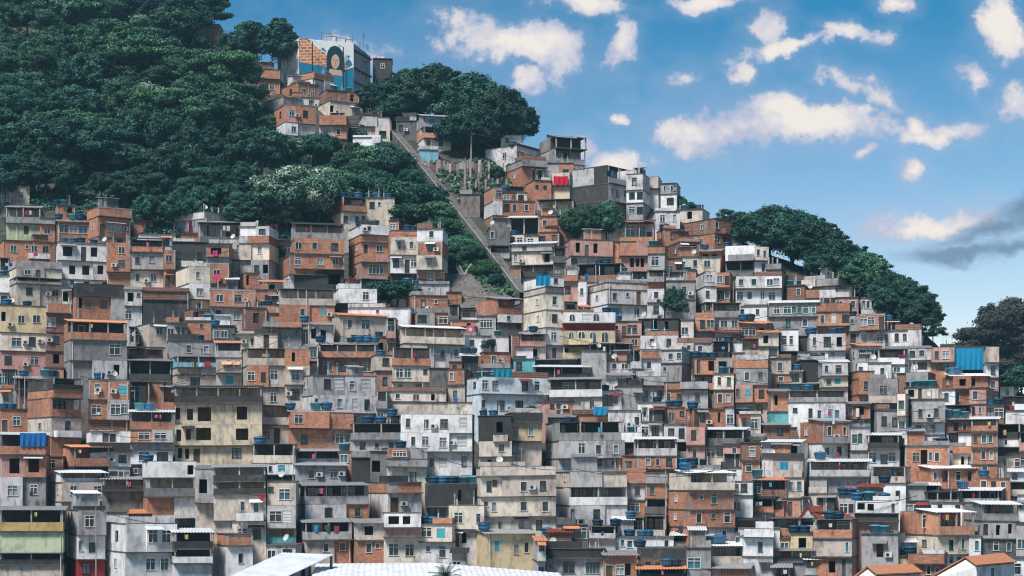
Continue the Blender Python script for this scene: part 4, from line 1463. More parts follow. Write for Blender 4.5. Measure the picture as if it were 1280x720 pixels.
# ------------------------------------------------------------------ washing on the open balconies
LAUNDRY = []
for h in HOSTS:
    rr = random.Random(h['label'] + 'wash')
    if h['flags'][0] == 'v' and rr.random() < 0.42:
        n_ = 2 if rr.random() < 0.4 else 1
        x = h['x0'] + (h['x1'] - h['x0']) * rr.uniform(0.25, 0.7)
        y = h['ytop'] + 6
        hp = rr.uniform(4, 7)
        for k_ in range(n_):
            wd_ = rr.uniform(2.5, 4.5)
            LAUNDRY.append((x, x + wd_, y, y + hp * rr.uniform(0.8, 1.1), rr.choice(((0.55, 0.55, 0.56), (0.3, 0.03, 0.05), (0.02, 0.08, 0.25), (0.5, 0.1, 0.2), (0.04, 0.05, 0.06), (0.08, 0.3, 0.4), (0.5, 0.4, 0.12))),
                            f"{('first', 'second')[k_] if n_ > 1 else 'lone'} garment drying on {clip(h['label'], 12)}"))
            x += wd_ + rr.uniform(0.5, 2)
# ------------------------------------------------------------------ things around the houses
EXTRA_CLOTH = {}


def near_label(x, y):
    return min(HOSTS, key=lambda h: abs((h['x0'] + h['x1']) / 2 - x) + 1.3 * abs((h['ytop'] + h['yb']) / 2 - y))['label'].replace(',', '')


def cloth_mat(col):
    if col not in EXTRA_CLOTH:
        EXTRA_CLOTH[col] = clothmat('cloth', col)
    return EXTRA_CLOTH[col]


def host_at(x, y, real=True):
    best = None
    for h in HOSTS:
        if h['x0'] - 1 <= x <= h['x1'] + 1 and h['ytop'] - 8 <= y <= h['yb'] + 4:
            if best is None or h['d'] < best['d']:
                best = h
    return best


def cloth(x0, x1, y0, y1, col, label, name='tarpaulin', cat='tarpaulin', off=0.72, wave=0.08):
    h = host_at((x0 + x1) / 2, (y0 + y1) / 2)
    d = (h['d'] if h else D_of(y1)) - off
    if h:
        # follow the front face of the house it hangs on
        mwi = h['mw']
        org = mwi.translation
        dx = mwi.to_3x3() @ Vector((1, 0, 0))
        nrm = mwi.to_3x3() @ Vector((0, -1, 0))
    else:
        org, dx, nrm = P((x0 + x1) / 2, y1, d), Vector((1, 0, 0)), Vector((0, -1, 0))
    pl = org + nrm * off

    def at(px, py):
        r = Vector(((px - 640) / F, 1, (HORIZON - py) / F))
        k = pl.dot(nrm) / r.dot(nrm)
        return r * k
    mb = MB()
    nx = max(4, int((x1 - x0) / 2))
    ny = max(2, int((y1 - y0) / 4))
    rr = random.Random(label)
    ph = rr.random() * 6
    for s in (0, 1):
        for j in range(ny + 1):
            for i in range(nx + 1):
                fx, fy = i / nx, j / ny
                sag = 0.5 * math.sin(math.pi * fx) * (1 if j == 0 else 0.3)
                p = at(x0 + (x1 - x0) * fx, y0 + (y1 - y0) * fy + sag + (rr.uniform(-.6, .6) if j == ny and s == 0 else 0))
                p = p + nrm * (wave * math.sin(i * 1.9 + ph + fy) * (0.3 + fy) + (0.02 if s else 0))
                mb.v.append(tuple(p))
    k = (nx + 1) * (ny + 1)
    for s in (0, 1):
        for j in range(ny):
            for i in range(nx):
                a = s * k + j * (nx + 1) + i
                f = (a, a + 1, a + nx + 2, a + nx + 1)
                mb.f.append(f if s else f[::-1])
                mb.mi.append(0)
    o = build(name, mb, cloth_mat(col))
    tag(o, label, cat)
    return o


BLUE, TEALC, RED, PINK, WHT = (0.02, 0.13, 0.36), (0.02, 0.24, 0.42), (0.55, 0.02, 0.05), (0.55, 0.05, 0.2), (0.62, 0.63, 0.65)
for a in [
    (25, 58, 541, 558, BLUE, 'blue tarpaulin hung in the open balcony of the two opening house'),
    (670, 688, 344, 357, (0.02, 0.27, 0.48), 'bright blue tarp draped over the cream corner tower'),
    (742, 758, 508, 519, TEALC, 'flat blue sheet behind the salmon parapet'),
    (616, 640, 461, 471, (0.02, 0.26, 0.36), 'teal sheet on the roof of the ice white building'),
    (692, 710, 220, 231, RED, 'bright red panel below the bare grey wall'),
    (1183, 1231, 435, 462, (0.015, 0.23, 0.42), 'large blue sheeting wrapping the dark house at right'),
    (975, 985, 577, 595, (0.02, 0.24, 0.40), 'blue cloth draped on the beige wall'),
    (992, 998, 580, 591, WHT, 'white cloth beside the draped blue one'),
    (731, 736, 342, 350, BLUE, 'blue door curtain between white pillars'),
]:
    cloth(*a)
for a in [
    (236, 240, 276, 292, PINK, 'tall magenta cloth on the long concrete house'),
    (266, 272, 313, 320, PINK, 'pink shirt in the slanted roof house window'),
    (268, 276, 342, 351, (0.6, 0.08, 0.18), 'pink towel under the window below slanted roof'),
    (256, 263, 451, 459, (0.4, 0.03, 0.05), 'red garment on the sky blue balcony'),
    (241, 245, 450, 457, (0.02, 0.05, 0.12), 'dark blue garment on the sky blue balcony'),
    (249, 254, 453, 458, WHT, 'white garment on the sky blue balcony'),
    (1035, 1039, 513, 519, PINK, 'magenta cloth on the rail of the long white house'),
    (1029, 1033, 513, 518, WHT, 'small white cloth left of the magenta one'),
    (1040, 1044, 513, 530, WHT, 'long white sheet hanging past the dark rail'),
    (1070, 1074, 510, 521, WHT, 'white sheet in the window of the tin roofed brick house'),
    (1058, 1067, 607, 612, (0.55, 0.12, 0.18), 'pink washing on the grey wall under cream balcony'),
    (1046, 1049, 565, 571, RED, 'red cloth below the brick barn house'),
    (42, 47, 316, 320, PINK, 'pink bundle at the window of grey and brick house'),
    (37, 42, 614, 620, (0.03, 0.05, 0.09), 'dark laundry below a grey wall window'),
    (339, 349, 474, 480, (0.5, 0.53, 0.55), 'pale washing below the tall beige building window'),
    (392, 398, 656, 665, (0.03, 0.25, 0.4), 'blue garment in the low grey balcony'),
    (408, 413, 656, 665, (0.03, 0.12, 0.08), 'green garment in the low grey balcony'),
    (418, 424, 657, 665, (0.3, 0.05, 0.1), 'dark red garment in the low grey balcony'),
    (567, 572, 497, 503, (0.08, 0.09, 0.32), 'violet cloth below the thin brick house window'),
    (324, 330, 617, 624, (0.45, 0.03, 0.05), 'red cloth on the rail beside roller shutter house'),
    (118, 124, 490, 493, WHT, 'folded white cloth under the pale blue shutters'),
    (120, 125, 515, 518, WHT, 'small white laundry under barred windows'),
]:
    cloth(*a, name='laundry', cat='laundry', off=0.64, wave=0.03)

for a in LAUNDRY:
    a = list(a)
    a[5] = ' '.join(a[5].split()[:16])
    cloth(*a, name='laundry', cat='laundry', off=0.64, wave=0.03)

# red flower boxes
for i, x in enumerate((1128, 1140, 1152)):
    h = host_at(x, 445)
    if h:
        mb = MB()
        lxx = h['LX'](x)
        z = (HORIZON - 446) / F * h['d'] - h['root'].location.z
        mb.box(lxx - 0.55, lxx + 0.55, -0.32, -0.01, z, z + 0.22)
        build('flower_box', mb, cloth_mat((0.28, 0.03, 0.04)), h['root'])
# pink round sign
h = host_at(588, 412)
mb = MB()
mb.lathe([(0.62, 0), (0.62, 0.05)], 16, 0)
mb.lathe([(0.28, 0.051), (0.28, 0.07)], 12, 1)
mb.v = [tuple(h['mw'] @ Vector((h['LX'](588) + v[0], -0.03 - v[2], (HORIZON - 412) / F * h['d'] - h['root'].location.z + v[1]))) for v in mb.v]
tag(build('sign', mb, [cloth_mat((0.55, 0.13, 0.2)), cloth_mat((0.65, 0.6, 0.6))]), 'pink round sign fixed to pale orange brick wall', 'sign')

# peach window awnings
for x0, x1, lab in ((277, 291, 'wide peach awning on the pinkish house'), (291, 300, 'narrow peach awning beside the wide one')):
    h = host_at((x0 + x1) / 2, 460)
    xa, xb = h['LX'](x0), h['LX'](x1)
    z = (HORIZON - 449) / F * h['d'] - h['root'].location.z
    z2 = (HORIZON - 456) / F * h['d'] - h['root'].location.z
    mb = corrugated(xa, xb - 0.05, (-0.9, z2), (-0.02, z), pitch=0.2, amp=0.015)
    o = build('awning', mb, cloth_mat((0.62, 0.36, 0.25)), h['root'])

# ------------------------------------------------------------------ the ramp, pipes, posts and fence in the gully
rampp = [(495, 174), (512, 194), (530, 216), (547, 237), (568, 263), (600, 303), (618, 327), (636, 350), (655, 376)]
mb = MB()
pts = [P(x, y) + Vector((0, 0, 0.5)) for x, y in rampp]
for a, b in zip(pts, pts[1:]):
    dr = (b - a)
    sd = Vector((dr.y, -dr.x, 0)).normalized()
    wv = sd * 0.75
    up0, up1 = Vector((0, 0, 0.75)), Vector((0, 0, -2.0))
    for (p, q_, m) in ((wv, up0, 0),):
        A1, A2, B1, B2 = a - wv + up0, a + wv + up0, b - wv + up0, b + wv + up0
        mb.quad(tuple(A1), tuple(A2), tuple(B2), tuple(B1))
        mb.quad(tuple(A1 - up0 + up1), tuple(A1), tuple(B1), tuple(B1 - up0 + up1))
        mb.quad(tuple(A2), tuple(A2 - up0 + up1), tuple(B2 - up0 + up1), tuple(B2))
ramp = build('concrete_ramp', mb, plaster('ramp_concrete', (0.13, 0.125, 0.12), 0.7, 0.3))
tag(ramp, 'long diagonal concrete ramp running down the gully', 'ramp')
mb = MB()
for a, b in zip(pts, pts[1:]):
    dr = (b - a)
    sd = Vector((dr.y, -dr.x, 0)).normalized() * 0.72
    mb.tube(a + sd + Vector((0, 0, 0.85)), b + sd + Vector((0, 0, 0.85)), 0.09, seg=6)
build('rail', mb, plaster('rail_concrete', (0.36, 0.34, 0.33), 0.5, 0.1), ramp)
for i, (a, b, lab) in enumerate((((559, 320), (586, 362), 'long grey drain pipe down the rock slope'), ((569, 326), (581, 349), 'second shorter drain pipe beside the long one'), ((589, 335), (579, 350), 'short crossing pipe meeting the drain pipes'))):
    mb = MB()
    mb.tube(P(*a) + Vector((0, 0, 0.5)), P(*b) + Vector((0, 0, 0.4)), 0.22, seg=8)
    tag(build('drain_pipe', mb, plaster('pipe_concrete', (0.36, 0.34, 0.3), 0.5, 0.1)), lab, 'pipe')

rock = MB()
RK = [(553, 346), (580, 340), (606, 352), (652, 378), (640, 384), (575, 386), (556, 372)]
rr = random.Random(5)
c0 = P(598, 364) + Vector((0, 0, 0.6))
n = len(RK) * 4
ring = []
for i in range(n):
    k, f = divmod(i, 4)
    a, b = RK[k], RK[(k + 1) % len(RK)]
    x, y_ = a[0] + (b[0] - a[0]) * f / 4, a[1] + (b[1] - a[1]) * f / 4
    ring.append(P(x, y_) + Vector((0, 0, rr.uniform(-0.1, 0.15))))
lev = [ring, [r.lerp(c0, 0.35) + Vector((0, 0, rr.uniform(0.1, 0.5))) for r in ring], [r.lerp(c0, 0.7) + Vector((0, 0, rr.uniform(0.1, 0.5))) for r in ring]]
for L in lev:
    rock.v += [tuple(p) for p in L]
rock.v.append(tuple(c0))
for j in range(2):
    for i in range(n):
        i2 = (i + 1) % n
        rock.f.append((j * n + i, j * n + i2, (j + 1) * n + i2, (j + 1) * n + i))
        rock.mi.append(0)
for i in range(n):
    rock.f.append((2 * n + i, 2 * n + (i + 1) % n, 3 * n))
    rock.mi.append(0)
o = build('rock_slope', rock, plaster('bare_rock', (0.17, 0.15, 0.135), 0.6, 0.2), smooth=True)
tag(o, 'bare brown rock slope below the bushes', None, kind='structure')

POSTS = [(581, 199, 241, 'tallest'), (588, 209, 225, 'slender'), (572, 206, 222, 'short stained'), (598, 217, 237, 'thick low'), (601, 206, 222, 'orange stained'), (611, 202, 227, 'broad pale'), (629, 204, 220, 'upper'),
         (595, 225, 238, 'stubby'), (607, 224, 233, 'small left-hand'), (622, 224, 233, 'low far'), (633, 223, 233, 'lowest'), (587, 228, 242, 'leaning low')]
for x, y0, y1, w_ in POSTS:
    d = D_of(y1)
    mb = MB()
    p = P(x, y1, d)
    hh = (y1 - y0) / F * d
    mb.box(p.x - 0.17, p.x + 0.17, p.y - 0.17, p.y + 0.17, p.z - 1, p.z + hh)
    for sx in (-0.1, 0.1):
        mb.tube((p.x + sx, p.y, p.z + hh), (p.x + sx * 1.3, p.y, p.z + hh + 0.5), 0.015, seg=4)
    o = build('concrete_post', mb, plaster('old_post', (0.36, 0.29, 0.25), 0.6, 0.3) if not MATS.get('op') else MATS['op'])
    MATS['op'] = o.data.materials[0]
    tag(o, f'{w_} bare concrete post standing among the weeds' if 'left-hand' not in w_ else 'small bare concrete post standing left of the low far one', 'concrete post', 'concrete posts above the gully')
for x, y0, y1, i in ((579, 262, 284, 0), (588, 262, 286, 1), (597, 262, 284, 2)):
    d = D_of(263)
    mb = MB()
    p = P(x, y1, d)
    mb.box(p.x - 0.16, p.x + 0.16, p.y - 0.16, p.y + 0.16, p.z - 1.5, p.z + (y1 - y0) / F * d)
    tag(build('concrete_post', mb, MATS['op']), ('left', 'middle', 'right')[i] + ' stilt under the brown plank shed', 'concrete post')


def pole(x, y0, y1, label, r=0.11, arm=True, lamp=False, mat=None, d=None, name='utility_pole', cat='utility pole'):
    d = D_of(y1) if d is None else d
    p = P(x, y1, d)
    hh = (y1 - y0) / F * d
    mb = MB()
    mb.tube((p.x, p.y, p.z - 2.0), (p.x, p.y, p.z + hh), r * 1.2, r * 0.8, 8)
    o = build(name, mb, mat or M_POST)
    tag(o, label, cat)
    if arm:
        m2 = MB()
        m2.box(p.x - 0.75, p.x + 0.75, p.y - 0.16, p.y - 0.08, p.z + hh - 0.75, p.z + hh - 0.63)
        for s in (-0.6, -0.25, 0.25, 0.6):
            m2.tube((p.x + s, p.y - 0.12, p.z + hh - 0.63), (p.x + s, p.y - 0.12, p.z + hh - 0.45), 0.04, seg=5)
        build('crossarm', m2, M_POST, o)
    if lamp:
        m2 = MB()
        m2.tube((p.x, p.y, p.z + hh), (p.x - 0.6, p.y - 0.5, p.z + hh + 0.15), 0.05, seg=5)
        m2.box(p.x - 0.95, p.x - 0.55, p.y - 0.65, p.y - 0.4, p.z + hh + 0.08, p.z + hh + 0.2)
        build('lamp_head', m2, M_DARKFRAME, o)
    return o


pole(589, 163, 203, 'bare utility pole before the hilltop grove', 0.14)
pole(386, 404, 452, 'grey utility pole with arm beside orange brick windows', 0.12, d=D_of(462))
pole(31, 470, 530, 'tall thin white pole in front of dark terrace house', 0.08, False, d=D_of(530), name='pole', cat='pole')
pole(18, 474, 520, 'thin pale pole at the left of dark terrace house', 0.07, False, d=D_of(530), name='pole', cat='pole')
pole(24, 476, 514, 'thin pale pole between two others on dark terrace', 0.07, False, d=D_of(530), name='pole', cat='pole')
pole(120, 634, 722, 'white pole in front of the red floored house', 0.06, False, d=D_of(724), name='pole', cat='pole')
pole(720, 584, 662, 'white pipe pole beside black railed balcony', 0.06, False, d=D_of(660), name='pole', cat='pole')
pole(832, 588, 640, 'white downpipe pole at the tall orange brick house', 0.07, False, d=D_of(684), name='pole', cat='pole')
pole(678, 668, 718, 'white pole left of the black parapet house', 0.06, False, d=D_of(724), name='pole', cat='pole')
pole(683, 694, 720, 'short white gate pole below the peach house', 0.06, False, d=D_of(724), name='pole', cat='pole')
pole(265, 602, 660, 'white downpipe before the streaky grey house', 0.06, False, d=D_of(668), name='pole', cat='pole')
pole(1090, 586, 622, 'white bent pipe beside cream balcony front', 0.06, False, d=D_of(622), name='pole', cat='pole')
pole(290, 104, 136, 'dead bare trunk standing in the forest', 0.13, False, mat=M_POST, d=D_of(150), name='dead_trunk', cat='dead tree')

# patchwork fence along the gully top
mb = MB()
rr = random.Random(21)
x = 523.0
d = D_of(214)
while x < 602:
    w_ = rr.uniform(2.0, 4.5)
    a, b = P(x, 215, d), P(x + w_ - 0.3, 215, d)
    hh = rr.uniform(9, 17) / F * d
    yy = rr.uniform(-0.05, 0.05)
    mb.box(a.x, b.x, d + yy, d + yy + 0.05, a.z - 1.5, a.z + hh, rr.choice((0, 0, 1, 2)))
    x += w_
fm = [plaster('grey_planks', (0.30, 0.28, 0.27), 0.6, 0.2), plaster('pale_planks', (0.45, 0.43, 0.42), 0.5, 0.2), plaster('red_planks', (0.22, 0.11, 0.09), 0.5, 0.2)]
tag(build('plank_fence', mb, fm), 'patchwork plank fence along the gully top', 'fence')

# ------------------------------------------------------------------ the mural building
def mural():
    d = D_of(113)
    B_, C_ = P(373, 113, d + 2.0), P(442, 113, d)
    A_, E_ = P(347, 113, d + 9.0), P(463, 113, d + 8.0)
    K1, K2 = P(350, 113, d + 16), P(455, 113, d + 16)
    zB, zC = (HORIZON - 48) / F * (d + 2), (HORIZON - 54) / F * d
    root = bpy.data.objects.new('mural_house', None)
    COL.objects.link(root)
    root.location = (C_.x, C_.y, C_.z)
    tag(root, 'tall hilltop building painted with a large mural', 'building')
    inv = Matrix.Translation(-root.location)
    L = lambda p: tuple(inv @ Vector(p))
    zb = C_.z - 3
    mb = MB()
    plan = [(A_, zB - 0.6), (B_, zB), (C_, zC), (E_, zC - 0.8), (K2, zC), (K1, zB)]
    for (p, z), (q_, z2) in zip(plan, plan[1:] + plan[:1]):
        mi = 1 if p is C_ else 0
        mb.quad(L((p.x, p.y, zb)), L((q_.x, q_.y, zb)), L((q_.x, q_.y, z2)), L((p.x, p.y, z)), mi)
    n = len(mb.v)
    mb.v += [L((p.x, p.y, z)) for p, z in plan]
    mb.f.append(tuple(range(n, n + 6)))
    mb.mi.append(0)
    build('wall', mb, [W['w'], W['g']], root)
    nrm = Vector((C_.y - B_.y, -(C_.x - B_.x), 0)).normalized()
    if nrm.y > 0:
        nrm = -nrm

    def at(px, py, off):
        r = Vector(((px - 640) / F, 1, (HORIZON - py) / F))
        q_ = B_ + nrm * off
        return r * (q_.dot(nrm) / r.dot(nrm))

    def paint(name, polys, mats, off, label=None):
        mb = MB()
        for pts_, mi in polys:
            n = len(mb.v)
            mb.v += [L(at(x, y, off + 0.012 * mi)) for x, y in pts_]
            mb.f.append(tuple(range(n, n + len(pts_))))
            mb.mi.append(mi)
        o = build(name, mb, mats, root)
        if label:
            o['label'] = label
    ell = lambda cx, cy, rx, ry, a0=0, a1=360, n=20: [(cx + rx * math.cos(R(a0 + (a1 - a0) * i / n)), cy - ry * math.sin(R(a0 + (a1 - a0) * i / n))) for i in range(n + 1)]
    white, sky_, ora, blu, blk, skin, red = ((0.62, 0.66, 0.68), (0.36, 0.55, 0.63), (0.60, 0.22, 0.10), (0.018, 0.17, 0.28), (0.012, 0.04, 0.05), (0.5, 0.33, 0.24), (0.5, 0.16, 0.10))
    PM = [cloth_mat(c) for c in (white, ora, blu, (0.02, 0.16, 0.26), blk, skin)]
    PM[1] = brickmat('painted_bricks', (0.62, 0.24, 0.11), (0.42, 0.10, 0.05), 0.1)
    for nd_ in PM[1].node_tree.nodes:
        if nd_.type == 'TEX_BRICK':
            nd_.inputs['Brick Width'].default_value = 1.15
            nd_.inputs['Row Height'].default_value = 0.62
            nd_.inputs['Mortar Size'].default_value = 0.09
            nd_.inputs['Mortar'].default_value = (0.62, 0.48, 0.36, 1)
    polys = [([(373.5, 48.5), (442, 54.5), (442, 118), (373.5, 118)], 0),
             ([(373.6, 48.6), (384, 47.6), (389.5, 54), (397, 60), (408, 67.5), (410.5, 84), (392, 81), (374, 78.5)], 1),
             ([(431, 79), (441, 80), (436, 85), (430, 85)], 1),
             ([(374, 77.5), (392, 80.5), (411, 84), (432, 87), (441.8, 84), (442, 118), (374, 118)], 2),
             ([(403.5, 59), (407, 63), (408, 65.5), (401, 61.5)], 2),
             ([(432, 80), (433.5, 76), (436, 74), (439, 77), (440.5, 81), (436.5, 84)], 2),
             ([(435.3, 68.5), (436.4, 68.5), (436.4, 74), (435.3, 74)], 3),
             ([(433.9, 70), (437.8, 70.3), (437.8, 71.2), (433.9, 70.9)], 3),
             ([(411, 84), (432, 87), (431, 93), (414, 91)], 3),
             ([(408.5, 88), (408.2, 72), (409.5, 64), (413, 59), (418.5, 57), (424, 59), (428.5, 65), (430.5, 74), (431, 90), (420, 92)], 4),
             (ell(419.2, 77, 5.2, 9.0), 5), ([(412, 86), (427, 88), (428, 95), (411, 93)], 5)]
    paint('mural', polys, PM, 0.02, 'mural of brick houses, blue water and a dark haired face')
    fm_ = [cloth_mat(blk), cloth_mat((0.35, 0.16, 0.12))]
    paint('painted_face', [(ell(417.1, 75.2, 0.95, 0.55), 0), (ell(421.6, 75.6, 0.95, 0.55), 0), ([(419.2, 76), (420.1, 79.5), (418.4, 79.5)], 1), ([(417.2, 81.5), (421.2, 81.8), (419.2, 83)], 1)], fm_, 0.10)
    # side facade windows and ledges
    side = (E_ - C_)
    sl = side.length
    sd = side.normalized()
    sn = Vector((sd.y, -sd.x, 0))
    if sn.y > 0:
        sn = -sn
    ang = math.atan2(sd.y, sd.x)
    for f, yy in ((0.35, 72), (0.7, 73), (0.5, 92), (0.75, 97), (0.3, 108)):
        p = C_ + side * f
        z = (HORIZON - yy - 4) / F * (d + 8 * f)
        fr, pn = window_meshes(0.9, 1.2, 'w')
        o = link('window', fr, root, L((p.x + sn.x * 0.02, p.y + sn.y * 0.02, z)))
        o.rotation_euler = (0, 0, ang)
        m_pn = link('pane', pn, o)
        m_pn.location = (0, -0.15, 0)
    for k_, yy in ((0, 64), (1, 86), (2, 103)):
        mb = MB()
        for (p, dd) in ((C_, d),):
            z = (HORIZON - yy) / F * d
            a, b = C_ + sn * 0.35, E_ + sn * 0.35
            c2, e2 = C_, E_
            mb.quad(L((a.x, a.y, z)), L((b.x, b.y, z)), L((b.x, b.y, z + 0.3)), L((a.x, a.y, z + 0.3)))
            mb.quad(L((a.x, a.y, z)), L((c2.x, c2.y, z)), L((e2.x, e2.y, z)), L((b.x, b.y, z)))
            mb.quad(L((a.x, a.y, z + 0.3)), L((b.x, b.y, z + 0.3)), L((e2.x, e2.y, z + 0.3)), L((c2.x, c2.y, z + 0.3)))
        build('ledge', mb, M_SLAB, root)
    # scaffold frame and aerials on the roof
    mb = MB()
    zt = zC
    for x0, x1, y0, y1 in ((402, 414, 41, 49), (408, 421, 45, 50), (420, 432, 47, 53), (432, 441, 49, 54)):
        for dd in (d + 1.5, d + 4):
            a, b = P(x0, y1 + 4, dd), P(x0, y0, dd)
            c2, e2 = P(x1, y1 + 4, dd), P(x1, y0 + 1, dd)
            for s, e in ((a, b), (c2, e2), (b, e2)):
                mb.tube(L(s), L(e), 0.10, seg=4)
        mb.tube(L(P(x0, y0, d + 1.5)), L(P(x0, y0, d + 4)), 0.08, seg=4)
    build('roof_frame', mb, plaster('old_timber', (0.2, 0.19, 0.19), 0.5, 0.1), root)
    for x, y0 in ((441, 45), (450, 52), (454, 41), (459, 55)):
        mb = MB()
        mb.tube(L(P(x, 62, d + 4)), L(P(x, y0, d + 4)), 0.05, seg=4)
        for k_ in range(3):
            a = P(x - 2, y0 + 2 + 2 * k_, d + 4)
            b = P(x + 2, y0 + 2 + 2 * k_, d + 4)
            mb.tube(L(a), L(b), 0.03, seg=4)
        build('aerial', mb, M_DARKFRAME, root)
    for x, y0, y1, lab in ((390.5, 52, 92, 'left lamp post in front of the mural'), (429.3, 59, 98, 'right lamp post in front of the mural')):
        pole(x, y0, y1, lab, 0.13, False, True, M_DARKFRAME, d - 0.6, 'street_lamp', 'street lamp')


mural()

# structures glimpsed in the forest top
def glimpse(x0, x1, y0, y1, mat, label, dd=0):
    d = D_of(y1) + dd
    a, b = P(x0, y1, d), P(x1, y1, d)
    z1 = (HORIZON - y0) / F * d
    root = bpy.data.objects.new('house', None)
    COL.objects.link(root)
    root.location = a
    mb = MB()
    mb.box(0, b.x - a.x, 0, 5, -3, z1 - a.z)
    build('wall', mb, W[mat], root)
    mb = MB()
    mb.box(-0.1, b.x - a.x + 0.1, -0.1, 5.1, z1 - a.z + 0.001, z1 - a.z + 0.2)
    build('roof', mb, M_SLAB, root)
    for f in (0.3, 0.7):
        add_window(root, 'w', (b.x - a.x) * f, (z1 - a.z) * 0.45, 0.9, 1.0, -0.16)
    tag(root, label, 'house')


glimpse(243, 274, 31, 44, 'B', 'red brick ruin among trees near the forest top', -6)
glimpse(198, 222, -6, 10, 'l', 'pale concrete building peeping over the top of forest', -6)
pole(172, -6, 16, 'thin pale pole at the forest top', 0.1, True, d=D_of(22))
pole(186, -4, 14, 'pale pole beside another at the forest top', 0.1, False, d=D_of(22))

# ------------------------------------------------------------------ roofs in the foreground
def sheet(name, pts4, mat, label, cat, corr=0.33, posts_=(), thick=0.08):
    A, B, C2, D2 = [Vector(p) for p in pts4]            # back-left, back-right, front-right, front-left
    n = max(6, int((B - A).length / corr * 2))
    mb = MB()
    for s in (0, 1):
        for i in range(n + 1):
            f = i / n
            up = Vector((0, 0, (0.03 if i % 2 else -0.03) - s * thick))
            mb.v.append(tuple(A.lerp(B, f) + up))
            mb.v.append(tuple(D2.lerp(C2, f) + up))
    k = 2 * (n + 1)
    for i in range(n):
        a = 2 * i
        mb.f += [(a, a + 1, a + 3, a + 2), (k + a, k + a + 2, k + a + 3, k + a + 1), (a, a + 2, k + a + 2, k + a), (a + 1, k + a + 1, k + a + 3, a + 3)]
        mb.mi += [0] * 4
    mb.f += [(0, k, k + 1, 1), (2 * n, 2 * n + 1, k + 2 * n + 1, k + 2 * n)]
    mb.mi += [0, 0]
    root = bpy.data.objects.new(name, None)
    COL.objects.link(root)
    root.location = (0, 0, 0)
    build('roof', mb, mat, root)
    for p in posts_:
        p = Vector(p)
        m2 = MB()
        m2.box(p.x - 0.14, p.x + 0.14, p.y - 0.14, p.y + 0.14, -19, p.z)
        build('post', m2, M_DARKFRAME, root)
    tag(root, label, cat)
    return root


m_white = plain('white_painted_sheet', (0.70, 0.72, 0.75), 0.6, 0.25, 0.4, 0.05, scale=0.6)
a_ = sheet('pavilion', (P(352, 690.5, 188), P(418, 693, 188), P(330, 734, 176), P(262, 731, 176)), m_white, 'pavilion with tilted white corrugated roof and black posts', 'pavilion', 0.3,
           (P(414, 695.5, 187.4), P(387, 707, 184), P(361, 719, 180.5)))
sheet('market_roof', (P(395, 704.5, 191), P(545, 703.5, 191), P(560, 745, 170), P(380, 748, 170)), m_white, 'broad flat white roof behind the palm tree', 'roof', 0.6, (P(400, 710, 190), P(540, 712, 189)))
sheet('market_roof', (P(545, 703.8, 191.0), P(700, 716, 191), P(720, 745, 172), P(560, 745.2, 170)), m_white, 'sloping white roof at bottom, beside the broad flat one', 'roof', 0.6, (P(690, 722, 189), P(560, 712, 189)))


def tiles():
    k = NT('terracotta_tiles')
    v = k.coords(rnd=False)
    wv = k.new('ShaderNodeTexWave')
    wv.inputs['Scale'].default_value = 1.6
    wv.inputs['Distortion'].default_value = 1.5
    k.link(v, wv.inputs['Vector'])
    n = k.noise(v, 2.2, 4, 0.65)
    c = k.mix(k.ramp(n, 0.35, 0.7), (0.56, 0.24, 0.13), (0.40, 0.16, 0.09))
    c = k.mix(k.mul(wv.outputs['Fac'], 0.35), c, (0.34, 0.14, 0.08))
    return k.done(c)


M_TILE = tiles()


def gable(a0, a1, r0, r1, l0, label, wallm, name='house', zb=-19.0, host=None, roofm=None):
    """a0,a1 ridge ends, r0,r1 eave facing us, l0 far eave of the near gable (each x,y,distance)"""
    A0, A1, R0, R1, L0 = [P(*p) for p in (a0, a1, r0, r1, l0)]
    L1 = L0 + (R1 - R0)
    if host is None:
        root = bpy.data.objects.new(name, None)
        COL.objects.link(root)
    else:
        root = host['root']
    dn = lambda p: (p.x, p.y, zb)
    ins = Vector((0, 0, -0.15))
    mb = MB()
    mb.quad(dn(R0), dn(R1), tuple(R1 + ins), tuple(R0 + ins))
    mb.quad(dn(L0), dn(R0), tuple(R0 + ins), tuple(L0 + ins))
    n = len(mb.v)
    mb.v += [tuple(L0 + ins), tuple(R0 + ins), tuple(A0 + ins)]
    mb.f.append((n, n + 1, n + 2))
    mb.mi.append(0)
    mb.quad(dn(R1), dn(L1), tuple(L1 + ins), tuple(R1 + ins))
    mb.quad(dn(L1), dn(L0), tuple(L0 + ins), tuple(L1 + ins))
    n = len(mb.v)
    mb.v += [tuple(R1 + ins), tuple(L1 + ins), tuple(A1 + ins)]
    mb.f.append((n, n + 1, n + 2))
    mb.mi.append(0)
    gw = build('wall', mb, wallm, root)
    rf = MB()
    al = (A1 - A0).normalized() * 0.35
    for q4 in ((A0, A1, R1, R0), (A1, A0, L0, L1)):
        p0, p1, p2, p3 = [Vector(p) for p in q4]
        e = (p3 - p0).normalized() * 0.35
        s1 = al if q4[0] is A0 else -al
        pp = [p0 - s1, p1 + s1, p2 + s1 + e, p3 - s1 + e]
        up = Vector((0, 0, 0.12))
        rf.quad(*[tuple(p + up) for p in (pp[3], pp[2], pp[1], pp[0])])
        rf.quad(*[tuple(p) for p in pp])
        for i in range(4):
            a, b = pp[i], pp[(i + 1) % 4]
            rf.quad(tuple(a), tuple(b), tuple(b + up), tuple(a + up))
    gr_ = build('roof', rf, roofm or M_TILE, root)
    if host is not None:
        for o_ in (gw, gr_):
            o_.matrix_parent_inverse = host['mw'].inverted()
        return root, (R0, R1)
    tag(root, label, 'house')
    return root, (R0, R1)


